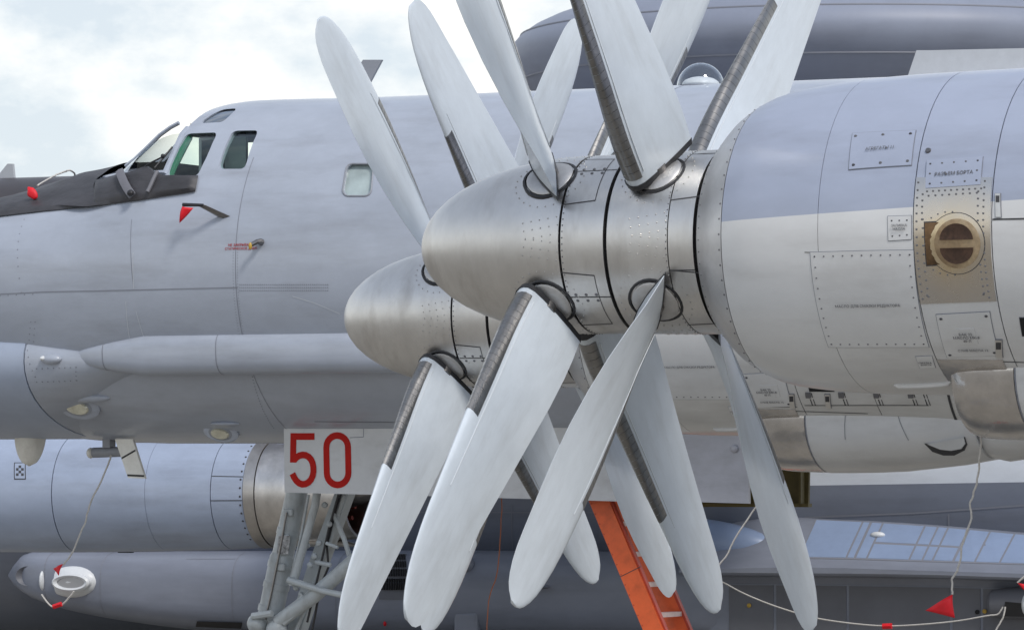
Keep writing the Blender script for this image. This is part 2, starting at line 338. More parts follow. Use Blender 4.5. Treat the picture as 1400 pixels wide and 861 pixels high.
class Fus(Surf):
    y0 = -6.5; x0 = 4
    def __init__(s):
        # photo column, crown row, belly row, half width
        raw = [(-420, 480, 560, .35), (-350, 430, 565, .7), (-260, 385, 568, 1.0), (-160, 345, 572, 1.22), (-60, 308, 578, 1.36), (0, 290, 584, 1.40), (65, 266, 591, 1.42), (110, 252, 599, 1.44), (150, 243, 603, 1.45),
               (185, 235, 605, 1.45), (203, 229, 605, 1.45), (216, 222, 605.5, 1.45), (232, 209, 606, 1.45), (250, 190, 606, 1.45), (262, 177, 606, 1.45), (280, 163, 606, 1.45), (305, 150.5, 606, 1.45),
               (335, 141.5, 606, 1.45), (370, 137.5, 606, 1.45)]
        t = []
        for px, a, b, hw in raw:
            p = T.L(px, a, s.y0); q = T.L(px, b, s.y0); t.append((p.x, p.z, q.z, hw))
        t += [(4.0, 6.165, 3.265, 1.45), (-14, 6.165, 3.265, 1.45)]
        s.tab = sorted(t)
    def sec(s, x):
        zt, zb, hw = interp(s.tab, x); zc = 4.715
        if zt < zc+.25: zc = zt-.25
        if zc < zb+.15: zc = (zt+zb)/2
        return zc, hw, max(zt-zc, .05), max(zc-zb, .05)
FUS = Fus()
xs = sorted(set([q[0] for q in FUS.tab]+[i*.5 for i in range(-28, 8)]+[4+i*.1 for i in range(0, 30)]+[7+i*.25 for i in range(0, 14)]))
xs = [x for x in xs if -14 <= x <= FUS.tab[-1][0]]
NP = 72
def ring(x, d=0):
    zc, hw, ht, hb = FUS.sec(x)
    return [(x, FUS.y0+(hw-d)*S(2*PI*k/NP), zc+((ht-d) if C(2*PI*k/NP) > 0 else (hb-d))*C(2*PI*k/NP)) for k in range(NP)]
outer = MB().loft([ring(x) for x in xs]).build('fuselage', M_FUS, bomber)
inner = MB().loft([ring(x, .05) for x in [3.2+.1*i for i in range(0, 46)]]).build('lining_cutter', M_DARKIN, bomber)
def rpoly(corners, r=.05, n=4):
    """rounded polygon from 2-D corners"""
    out = []; m = len(corners)
    for i in range(m):
        p, a, b = Vector(corners[i]), Vector(corners[i-1]), Vector(corners[(i+1) % m])
        d1 = (a-p); d2 = (b-p); rr = min(r, d1.length*.45, d2.length*.45); q1 = p+d1.normalized()*rr; q2 = p+d2.normalized()*rr
        for k in range(n+1):
            t = k/n; out.append(q1*(1-t)**2+p*2*t*(1-t)+q2*t*t)
    return out
def xz(pxs, y):
    return [(T.L(a, b, y).x, T.L(a, b, y).z) for a, b in pxs]
def surf_xz(pxs):
    out = []
    for a, b in pxs:
        x, ph = FUS.at(T, a, b); out.append((x, FUS.pt(x, ph).z))
    return out
WIN = {'side_window': ([(228, 241), (255, 183), (298, 181), (284, 212), (270, 241)], True),
       'quarter_window': ([(298, 231), (318, 179), (354, 178), (335, 231)], True),
       'roof_window': ([(272, 169), (302, 150), (326, 148), (306, 167)], True),
       'cabin_window': ([(468, 262), (474, 224), (511, 224), (507, 268), (473, 268)], False)}
cut = MB()
for nm, (pl, thru) in WIN.items():
    q = rpoly(surf_xz(pl), .09 if nm == 'cabin_window' else .05)
    if nm == 'roof_window': cut_y = (FUS.y0+.15, FUS.y0+2.2)
    else: cut_y = (FUS.y0-2.2, FUS.y0+2.2) if thru else (FUS.y0+.8, FUS.y0+2.2)
    cut.prism([(x, cut_y[0], z) for x, z in q], (0, cut_y[1]-cut_y[0], 0))
# windscreen: two front openings either side of a centre post
ws = [(T.L(a, b, FUS.y0).x, T.L(a, b, FUS.y0).z) for a, b in ((204, 236), (202, 222), (247, 172), (262, 172))]
wa = [FUS.at(T, 224, 236), FUS.at(T, 252, 180)]
w2 = [(wa[0][0], FUS.pt(*wa[0]).z), (wa[1][0], FUS.pt(*wa[1]).z)]
w3 = [(T.L(202, 229, FUS.y0).x+.02, T.L(202, 229, FUS.y0).z-.0), (T.L(249, 168, FUS.y0).x+.05, T.L(249, 170, FUS.y0).z+.1)]
quad = [w2[0], (w3[0][0]+.05, w2[0][1]), (w3[1][0]+.15, w3[1][1]), (w2[1][0], w3[1][1]), w2[1]]
for sgn in (1, -1):
    y1, y2 = sorted((FUS.y0+.04*sgn, FUS.y0+1.6*sgn))
    cut.prism([(x, y1, z) for x, z in quad], (0, y2-y1, 0))
cutter = cut.build('window_cutter', M_DARKIN, bomber, False)
for tgt in (inner, cutter):
    md = outer.modifiers.new('b', 'BOOLEAN'); md.operation = 'DIFFERENCE'; md.object = tgt; md.solver = 'EXACT'; md.use_self = (tgt is cutter)
    dg = bpy.context.evaluated_depsgraph_get(); dg.update()
    me = bpy.data.meshes.new_from_object(outer.evaluated_get(dg)); outer.modifiers.clear(); outer.data = me
bpy.data.objects.remove(inner); bpy.data.objects.remove(cutter)
outer.data.polygons.foreach_set('use_smooth', [True]*len(outer.data.polygons)); outer.data.set_sharp_from_angle(angle=R(28))

def pane(pl, nm, m, off=-.02, far=False, nx=6, inset=0, parent=None):
    c = [FUS.at(T, a, b) for a, b in pl]
    if far: c = [(x, -ph) for x, ph in c]
    return patch(FUS, c, nx, nx, off, .006).build(nm, m, parent or outer)
for far in (False, True):
    pane([(222, 246), (253, 178), (303, 177), (274, 246)], 'cockpit_pane', M_GLASS, far=far)
    pane([(294, 235), (316, 175), (358, 174), (339, 235)], 'cockpit_pane', M_GLASS, far=far)
pane([(268, 172), (300, 147), (332, 145), (309, 170)], 'roof_pane', M_GLASS2, -.012)
pane([(464, 272), (470, 220), (515, 220), (511, 272)], 'cabin_pane', mat('milky pane', (.42, .50, .50), .2, var=.3, vscale=3, coat=.5), -.035)
fr_ = MB(); q_ = rpoly([(468, 262), (474, 224), (511, 224), (507, 268), (473, 268)], 9)
fr_.tube([FUS.pt(*FUS.at(T, v.x, v.y)) for v in q_]+[FUS.pt(*FUS.at(T, q_[0].x, q_[0].y))], .008, 6)
fr_.build('cabin_window_frame', M_FUSD, outer)
# windscreen glass follows the nose surface
xw0, xw1 = w2[0][0]-.05, quad[2][0]-.05
wg = []
for i in range(9):
    x = T.L(203, 229, FUS.y0).x-.02+(T.L(254, 172, FUS.y0).x-.02-T.L(203, 229, FUS.y0).x)*i/8
    zc, hw, ht, hb = FUS.sec(x); zmin = w2[0][1]-.06
    phm = min(1.2, math.acos(min(.999, max(-.5, (max(zmin, w2[0][1]+(w2[1][1]-w2[0][1])*0)-zc)/ht))) if zmin-zc < ht else .05)
    wg.append([FUS.pt(x, -phm+2*phm*k/16, -.02) for k in range(17)])
MB().loft(wg, False, False).build('windscreen_pane', M_GLASS, outer)
for sgn in (1, -1):
    wf = MB()
    pa = [FUS.pt(x, sgn*ph) for x, ph in (FUS.at(T, 226, 238), FUS.at(T, 233, 222), FUS.at(T, 241, 204), FUS.at(T, 250, 184), FUS.at(T, 258, 175))]
    wf.tube([p+Vector((0.01, 0, 0)) for p in pa], .022, 6); wf.build('windscreen_frame', M_FUS, outer)
wf = MB(); wf.tube([FUS.pt(T.L(a, b, FUS.y0).x, 0) for a, b in ((203, 229), (216, 214), (232, 196), (250, 177))], .02, 6)
wf.build('windscreen_frame', M_FUS, outer)
for sgn in (1, -1):
    for w0 in (.40,):
        wf = MB(); P = []
        for a, b in ((204, 229), (216, 222), (232, 209), (250, 190), (264, 176), (276, 166)):
            x = T.L(a, b, FUS.y0).x-.10; P.append(FUS.pt(x, sgn*w0, .002))
        wf.tube(P, .018, 6); wf.build('windscreen_frame', M_FUS, outer)
    wf = MB(); xb_ = T.L(203, 229, FUS.y0).x-.02; xn_ = FUS.at(T, 226, 238)[0]; P = []
    for k in range(9):
        t = k/8; x = xb_+(xn_-xb_)*t**1.6; zc, hw, ht, hb = FUS.sec(x); zz = w2[0][1]; P.append(FUS.pt(x, sgn*math.acos(max(0, min(.999, (zz-zc)/ht))), .004))
    wf.tube(P, .02, 6); wf.build('windscreen_sill', M_FUS, outer)
gi = MB()
pa = [FUS.pt(x, ph, -.045) for x, ph in (FUS.at(T, 227, 243), FUS.at(T, 236, 222), FUS.at(T, 247, 200), FUS.at(T, 257, 181))]
gi.tube(pa, .03, 6); gi.build('window_inner_frame', M_GREEN, outer)
ck = MB(); b0 = T.L(270, 236, FUS.y0); zf = b0.z-.12
ck.box((4.2, FUS.y0-1.1, zf-.8), (6.2, FUS.y0+1.1, zf-.75))
ck.box((6.1, FUS.y0-.6, zf-.9), (6.22, FUS.y0+.6, zf+.0)); ck.box((4.3, FUS.y0-.75, zf-.95), (4.35, FUS.y0+.75, zf+.38))
ck.box((4.7, FUS.y0-.42, 5.86), (5.62, FUS.y0+.42, 5.97)); ck.box((5.85, FUS.y0-.6, zf-.2), (6.12, FUS.y0+.45, 5.655))
for i in range(7): ck.ball((5.0+.1*i, FUS.y0+.43, 5.9), .03, 6, 4)
for q in (-.55, .55):
    ck.box((5.2, FUS.y0+q-.25, zf-.95), (5.75, FUS.y0+q+.25, zf-.35)); ck.box((5.15, FUS.y0+q-.24, zf-.4), (5.3, FUS.y0+q+.24, zf+.33)); ck.ball((5.2, FUS.y0+q, zf+.42), .12, 10, 6)
ck.build('cockpit_interior', M_DARKIN, outer, False)
cu_ = MB(); cu_.box((4.95, FUS.y0+.62, zf+.02), (5.4, FUS.y0+.66, zf+.36)); cu_.build('sun_blind', M_CURT, outer, False)
# wipers
wp = MB()
def fp(a, b, off=.03): x, ph = FUS.at(T, a, b); return FUS.pt(x, ph, off)
wp.tube([fp(188, 243, .03), fp(205, 232, .06), fp(228, 219, .05)], .008, 5); wp.tube([fp(214, 234, .04), fp(238, 206, .04)], .009, 5)
wp.ball(fp(226, 219, .05), .02, 6, 4); wp.build('windscreen_wiper', M_RUB, outer)

# seams and rivet rows of the fuselage
sm = MB()
def ring_seam(mid, y0, y1, w=.004, n=30, py=370, surf=FUS, mb=None, fr=T):
    x, _ = surf.at(fr, mid, py); a, b = y0, y1
    seam(mb or sm, surf, lin((x, a), (x, b), n), w)
ring_seam(322, R(52), R(165), .0028)
ring_seam(850, R(5), R(150), .004); pass
def srow(pl, w=.0035, n=8, mb=None, surf=FUS, fr=T):
    for a, b in zip(pl, pl[1:]): seam(mb or sm, surf, lin(surf.at(fr, *a), surf.at(fr, *b), n), w)
srow([(0, 402), (60, 399), (200, 396), (325, 393)]); 
srow([(40, 523), (105, 521)], .002); srow([(0, 565), (50, 570)], .003); srow([(180, 300), (183, 395)], .002)
srow([(430, 576), (530, 577), (640, 578)], .005)
sm.build('panel_seams', M_SEAM2, outer, False, kind='stuff', fix=False)
rv = MB()
for yy in (389, 393, 397): dots(rv, FUS, FUS.at(T, 328, yy), FUS.at(T, 448, yy), 46, r=.005, h=.002)
for dx in (-3, 3): dots(rv, FUS, FUS.at(T, 322+dx, 345), FUS.at(T, 331+dx, 460), 30, r=.004, h=.002)
for a, b, n in (((33, 300), (29, 400), 8), ((0, 404), (45, 402), 4), ((42, 440), (40, 510), 9), ((48, 440), (47, 515), 9), ((50, 522), (104, 520), 7), ((104, 502), (105, 520), 3), ((50, 504), (104, 502), 7),
                ((345, 515), (374, 585), 20), ((5, 560), (46, 562), 5)):
    dots(rv, FUS, FUS.at(T, *a), FUS.at(T, *b), n, r=.006, h=.002)
rv.build('rivet_rows', M_SEAM2, outer, False, kind='stuff')
# light scuff lines
sf = MB()
for pl in ([(182, 345), (183, 395)], [(172, 412), (177, 462)], [(186, 425), (200, 470)], [(400, 405), (430, 414), (465, 429)]): srow(pl, .003, 6, mb=sf)
sf.build('pale_scuffs', mat('pale scuff', (.5, .53, .57), .5), outer, False, kind='stuff', fix=False)

# side fairing tube
class Fair(Surf):
    y0 = -5.27; x0 = 5
    def sec(s, x):
        x1 = T.L(86, 490, -5.2).x; t = min(1, max(.02, (x1-x)/.8))**.62
        return 4.0-.02*(1-t), .15*t+.01, .165*t+.01, .165*t+.01
class FairB(Fair):
    def pt(s, x, ph, off=0):
        zc, hw, ht, hb = s.sec(x); e = .72; c, sn = C(ph), S(ph)
        return Vector((x, s.y0+math.copysign(abs(sn)**e, sn)*hw, zc+math.copysign(abs(c)**e, c)*ht))+Vector((0, sn, c))*off
FA = FairB(); x1 = T.L(86, 490, -5.2).x
xs2 = [x1-.001, x1-.04, x1-.1, x1-.2, x1-.35, x1-.5, x1-.65, x1-.8]+[x1-.8-.25*i for i in range(1, 20)]
MB().loft([[FA.pt(x, 2*PI*k/28) for k in range(28)] for x in xs2]).build('side_fairing', M_FUS, bomber)
fs_ = MB()
for mid in (138, 293): seam(fs_, FA, lin((FA.at(T, mid, 490)[0], .05), (FA.at(T, mid, 490)[0]-.03, 3.0), 16), .004)
fs_.build('fairing_seams', M_SEAM2, bomber, False, kind='stuff', fix=False)
# chin radome and the bulge behind it
class Chin(Surf):
    y0 = -6.5; x0 = 7.5
    def sec(s, x):
        xa = T.L(45, 490, -5.3).x; xb = T.L(205, 470, -5.2).x
        if x > xa: t = 1
        else: t = max(.02, (x-xb)/(xa-xb))
        if x > xa+1.6: t = max(.05, 1-((x-xa-1.6)/1.6)**2)
        return 3.96-.02*(1-t), 1.225+.12*t**.7 if x <= xa+1.6 else 1.345*math.sqrt(t), .44*t+.18, .50*t+.14
CH = Chin(); xa = T.L(45, 490, -5.3).x; xb = T.L(205, 470, -5.2).x
MB().loft([[CH.pt(xb+(xa-.006-xb)*i/10, 2*PI*k/48) for k in range(48)] for i in range(11)]).build('chin_fairing', M_FUS, bomber)
MB().loft([[CH.pt(xa+.006+3.1*i/14, 2*PI*k/48, .004) for k in range(48)] for i in range(15)]).build('chin_radome', M_CHIN, bomber)

# blisters, lamps, probes
def blister(px, py, rx, rz, ry, m, nm, surf=FUS, fr=T, rot=0, parent=bomber):
    x, ph = surf.at(fr, px, py); return MB().ball(surf.pt(x, ph), 1, 20, 10, rx, ry, rz, Matrix.Rotation(rot, 3, 'Y')).build(nm, m, parent)
bl = blister(70, 491, .10, .045, .05, M_FUS, 'navigation_lamp', surf=CH); blister(61, 490, .03, .025, .062, M_WPLAS, 'lens', surf=CH, parent=bl)
q = MB()
for a, b, n in (((50, 522), (104, 520), 7), ((104, 502), (105, 520), 3), ((50, 504), (104, 502), 7), ((50, 430), (48, 515), 10)): dots(q, CH, CH.at(T, *a), CH.at(T, *b), n, r=.006, h=.002)
q.build('chin_rivets', M_SEAM2, bomber, False, kind='stuff')
for (px, py, rx) in ((108, 553, .22), (303, 588, .14)):
    h = blister(px+(12 if rx > .2 else 5), py-9, rx, .04 if rx > .2 else .02, .05, M_FUS, 'landing_light')
    x, ph = FUS.at(T, px, py+2); c = FUS.pt(x, ph); e_ = Vector((-.12, .90, -.42)).normalized(); ax_ = (Vector((-1, 0, -.25))-e_*Vector((-1, 0, -.25)).dot(e_)).normalized(); u_ = e_.cross(ax_)
    kk = 1 if rx > .2 else .8; Mx = Matrix(((ax_.x*kk, u_.x*kk, e_.x, c.x), (ax_.y*kk, u_.y*kk, e_.y, c.y), (ax_.z*kk, u_.z*kk, e_.z, c.z), (0, 0, 0, 1)))
    for rr, m, nm, dz in ((1.5, M_FUS, 'surround', .022), (1, M_FUSD, 'bezel', .038), (.80, M_LENS, 'lens', .046)):
        q = MB(); n = 24
        q.loft([[Mx @ Vector((C(2*PI*k/n)*.13*rr, S(2*PI*k/n)*.075*rr, z)) for k in range(n)] for z in (-.07, dz)]+[[Mx @ Vector((C(2*PI*k/n)*.115*rr, S(2*PI*k/n)*.063*rr, dz+(.004 if nm == 'bezel' else .012))) for k in range(n)]])
        q.build(nm, m, h)
blister(8, 561, .26, .055, .12, M_CHIN, 'antenna_blister')
# drooping white antenna cone
q = MB(); secs = []
c0 = T.L(42, 580, -6.4); c1 = T.L(40, 637, -6.4); n = 20
for i in range(13):
    t = i/12; rr = .142*math.sqrt(max(1-t**2.4, .0004)); c = c0.lerp(c1, t); secs.append([c+Vector((C(2*PI*k/n)*rr, S(2*PI*k/n)*rr, 0)) for k in range(n)])
cone = q.loft(secs).build('antenna_cone', M_CREAM, bomber)
q = MB(); q.box(tuple(T.L(20, 583, -6.36)-Vector((.0, .12, .05))), tuple(T.L(56, 583, -6.36)+Vector((0, .12, .05)))); q.build('collar', M_FUS, cone, False)
q = MB(); q.tube([T.L(168, 617, -6.3), T.L(128, 618.5, -6.3)], .045, 14); q.box(tuple(T.L(158, 612, -6.34)), tuple(T.L(140, 596, -6.24)))
tb = q.build('sensor_tube', M_FUSD, bomber, True)
MB().ball(T.L(124, 619, -6.3), .047, 12, 8, .7, 1, 1).build('tube_tip', M_CREAM, tb)
pl = T.pts([(157, 600), (181, 600), (198, 654), (175, 653)], -6.12)
wb = MB().prism(pl, (0, -.035, 0)).build('blade_antenna', M_CREAM, bomber, False)
for a, b in (((166, 625), (185, 614)), ((174, 648), (197, 649))):
    p, r_ = T.L(*a, -6.117), T.L(*b, -6.117); MB().prism([p, r_, r_+Vector((0, 0, -.016)), p+Vector((0, 0, -.016))], (0, -.002, 0)).build('band', M_DARKIN, wb, False)
# crown antenna, sighting dome, dorsal box
pl = T.pts([(466, 134), (496, 82), (522, 82), (494, 134)], -6.45)
MB().prism(pl, (0, -.03, 0)).build('crown_antenna', M_FUSD, bomber, False)
dc = T.L(958, 120, -6.5); q = MB(); n = 28; secs = []
for i in range(10):
    a = PI/2*i/9; secs.append([dc+Vector((C(2*PI*k/n)*.195*C(a), S(2*PI*k/n)*.195*C(a), S(a)*.20)) for k in range(n)])
q.loft(secs, True, False); dome = q.build('sighting_dome', M_DOME, bomber, True, ang=80)
q = MB(); q.loft([[dc+Vector((C(2*PI*k/n)*r_, S(2*PI*k/n)*r_, z)) for k in range(n)] for r_, z in ((.21, -.04), (.21, .012), (.185, .014), (.185, -.04))], True, False); q.build('dome_ring', M_SEAM2, dome)
q = MB(); q.ball(dc+Vector((0, 0, .03)), 1, 20, 8, .15, .15, .06); q.build('dome_glint_bowl', M_WPLAS, dome)  # pale bowl added inside to imitate the bright reflection low in the dome
q = MB(); q.tube([T.L(775, 134, -6.9), T.L(1100, 121, -6.9)], .012, 6); q.build('dome_rail', M_FUS, bomber)
dbp = T.pts([(1234, 125), (1253, 69), (1272, 69), (1500, 64), (1500, 125)], -6.25)
MB().prism(dbp, (0, -.5, 0)).build('dorsal_box', mat('pale dorsal paint', (.55, .57, .60), .45, var=.1, vscale=4), bomber, False)
# pitot probes on the nose side
def pitot():
    a = T.L(306, 295, -5.2)
    q = MB(); x, ph = FUS.at(T, 306, 296); b = FUS.pt(x, ph)
    tip = FUS.pt(*FUS.at(T, 286, 290), .16)
    q.loft([[b+Vector((.06, 0, .0)), b+Vector((0, .0, .02)), b+Vector((-.06, 0, 0)), b+Vector((0, 0, -.02))],
            [tip+Vector((.03, 0, 0)), tip+Vector((0, 0, .012)), tip+Vector((-.05, 0, 0)), tip+Vector((0, 0, -.012))]])
    o = q.build('pitot_probe', M_STEEL, bomber)
    q = MB(); q.tube([tip+Vector((-.03, 0, 0)), tip+Vector((.16, .0, .008))], [.012, .016], 8); q.build('probe_cover', M_RUB, o)
    return tip+Vector((.13, .0, -.01))
ptip = pitot()
x, ph = FUS.at(T, 357, 331); b = FUS.pt(x, ph); q = MB(); q.tube([b, b+Vector((0, .07, -.0)), b+Vector((.05, .09, -.03))], [.03, .02, .018], 8)
o = q.build('static_port', M_STEEL, bomber); MB().ball(b+Vector((.045, .1, -.035)), .03, 10, 6, .5, .5, 1).build('brass_cap', M_YEL, o)
M4 = surf_frame(FUS, *FUS.at(T, 329, 335), .003); text('НЕ ЗАКРЫВАТЬ', .030, bomber, M_REDP, M4, 'red_stencil')
M4 = surf_frame(FUS, *FUS.at(T, 330, 340), .003); text('СТАТИЧЕСКОЕ ДАВЛ.', .028, bomber, M_REDP, M4, 'red_stencil')

# ------------------------------------------------------------------ nacelles
NPROF = [(.919+.012, .500), (.935, .523), (.965, .558), (1.01, .610), (1.07, .665), (1.163, .722), (1.22, .748), (1.329, .778), (1.537, .806), (1.742, .822), (1.946, .830), (2.149, .835), (2.55, .842), (3.2, .85), (4.2, .86), (5.5, .80)]
class Nac(Surf):
    def __init__(s, e): s.e = ENG[e]; s.y0 = s.e[1]; s.x0 = s.e[0]-2
    def sec(s, x):
        d = s.e[0]-x; r_ = interp(NPROF, d)[0]; return s.e[2]+min(max(d-1, 0), 1)*.014, r_, r_, r_
class Spin(Surf):
    def __init__(s, e): s.e = ENG[e]; s.y0 = s.e[1]; s.x0 = s.e[0]-.3
    def sec(s, x):
        d = s.e[0]-x
        if d < .124: t = min(1, max(0, (.124-d)/1.03)); r_ = .478*math.sqrt(max(1-t**2.05, .0004))
        else: r_ = .478+.016*(d-.124)
        return s.e[2], r_, r_, r_
NG = 64
def rev(surf, x_list, off=0): return [[surf.pt(x, 2*PI*k/NG, off) for k in range(NG)] for x in x_list]
def shell(surf, xa_, xb_, n, name, m, parent, off=0, th=.02):
    """ring-shaped skin panel with real thickness"""
    X = [xa_+(xb_-xa_)*i/n for i in range(n+1)]
    secs = rev(surf, X, off)+rev(surf, X[::-1], off-th); secs.append(secs[0])
    return MB().loft(secs, True, False).build(name, m, parent)

def blade_sec(r, s, n=12):
    tab_c = [(.5, .44), (.7, .47), (1.1, .50), (1.6, .50), (2.1, .455), (2.4, .40), (2.6, .335), (2.72, .24), (2.78, .14), (2.80, .03)]
    c = interp(tab_c, r)[0]; be = R(interp([(.5, 31), (.8, 26), (1.2, 15), (1.8, 5), (2.8, 0)], r)[0])
    th = interp([(.5, .145), (1.0, .10), (1.8, .052), (2.8, .018)], r)[0]
    return c, be, th
def blade_pt(r, q, h, s, sweep=0):
    c, be, th = blade_sec(r, s); ty = -s
    a = q*c+sweep; k = h*th
    return Vector((a*S(be)+k*C(be), ty*(a*C(be)-k*S(be)), r))
AF = [(0, 0), (.012, .22), (.05, .42), (.14, .52), (.3, .5), (.55, .38), (.8, .19), (1, .012), (1, -.012), (.8, -.14), (.55, -.27), (.3, -.36), (.14, -.38), (.05, -.3), (.012, -.16)]
def sweep_at(r): return -.05*max(0, (r-2.2)/.6)**2
def make_blade(s):
    rs = [.53, .58, .66, .8, 1.0, 1.25, 1.5, 1.75, 2.0, 2.2, 2.35, 2.48, 2.58, 2.66, 2.72, 2.76, 2.785, 2.80]
    return MB().loft([[blade_pt(r, .42-f, h, s, sweep_at(r)) for f, h in AF] for r in rs])
def make_boot(s, rend):
    q = MB(); r = .57; k = 0
    while r < rend:
        e = min(r+.052, rend); nf = .135
        row = [(nf, .535), (.11, .535), (.05, .455), (.012, .26), (-.006, 0), (.012, -.20), (.05, -.34), (.11, -.40), (nf, -.405)]
        back = [(f, h*.8) for f, h in row[::-1]]
        q.loft([[blade_pt(rr, .42-f*(1 if rr < rend-.001 else .9), h, s) for f, h in row+back] for rr in (r, e-.0028)])
        r = e
    return q
def make_edge(s):
    q = MB()
    for h in (.53, -.40):
        rr_ = [.6+.1*i for i in range(15)]; nn = 1 if h > 0 else -1
        P = [[blade_pt(r, .42-f, h+(.03*nn if k else 0), s) for k, f in ((0, .175), (1, .177), (1, .190), (0, .192))] for r in rr_]; q.loft(P)
    return q
def make_root(s):
    q = MB(); P = [blade_pt(.531, .42-f*1.03+.015, h*1.08, s) for f, h in AF]; P2 = [p+Vector((0, 0, -.035)) for p in P]
    P2 = [Vector((p.x*.96, p.y*.96, p.z)) for p in P2]; q.loft([P2, P]); return q
def make_disc():
    q = MB(); n = 24
    q.loft([[Vector((C(2*PI*k/n)*r_, S(2*PI*k/n)*r_, z-1.05*(S(2*PI*k/n)*r_)**2)) for k in range(n)] for r_, z in ((.130, .44), (.130, .486), (.122, .492), (.09, .497), (.03, .499))]); return q
def make_gasket():
    q = MB(); n = 28; secs = []
    for r_, dz in ((.147, .455), (.148, .4805), (.145, .484), (.134, .484), (.130, .45)):
        secs.append([Vector((C(2*PI*k/n)*r_*1.04, S(2*PI*k/n)*r_, dz-1.05*(S(2*PI*k/n)*r_)**2)) for k in range(n)])
    return q.loft(secs, True, False)
def make_shank():
    q = MB(); q.tube([(0, 0, .44), (0, 0, .54)], [.055, .055], 18); return q
proto = {}
def add_blade(e, s, a, short=False):
    key = (s,)
    hub = Vector(ENG[e])+Vector((-.63, 0, 0) if s < 0 else (0, 0, 0))
    def link(nm, me_key, fn, m, parent):
        if me_key not in proto:
            o = fn().build(nm, m, parent); proto[me_key] = o.data; return o
        o = bpy.data.objects.new(nm, proto[me_key]); COL.objects.link(o); o.parent = parent; return o
    b = link('propeller_blade', ('b', s), lambda: make_blade(s), M_BLADE, bomber)
    b.location = hub; b.rotation_euler = (-a, 0, 0)
    link('de_icing_boot', ('boot', s, short), lambda: make_boot(s, 1.52 if short else 1.88), M_BOOT, b)
    link('edge_line', ('el', s), lambda: make_edge(s), M_EDGE, b)
    link('root_plate', ('rp', s), lambda: make_root(s), M_RUB, b)
    for o in (link('root_dome', ('rd',), make_disc, M_DISC, b), link('rubber_gasket', ('rg',), make_gasket, M_RUB, b)): o.location.z = .009 if s < 0 else 0
    link('shank', ('sh',), make_shank, M_STEEL, b)
for e, pf, pr in (('near', -.03, -.04), ('far', .06, .06)):
    for q in range(4):
        add_blade(e, 1, R(45+90*q)+pf, short=(q == 1)); add_blade(e, -1, R(45+90*q)+pr)

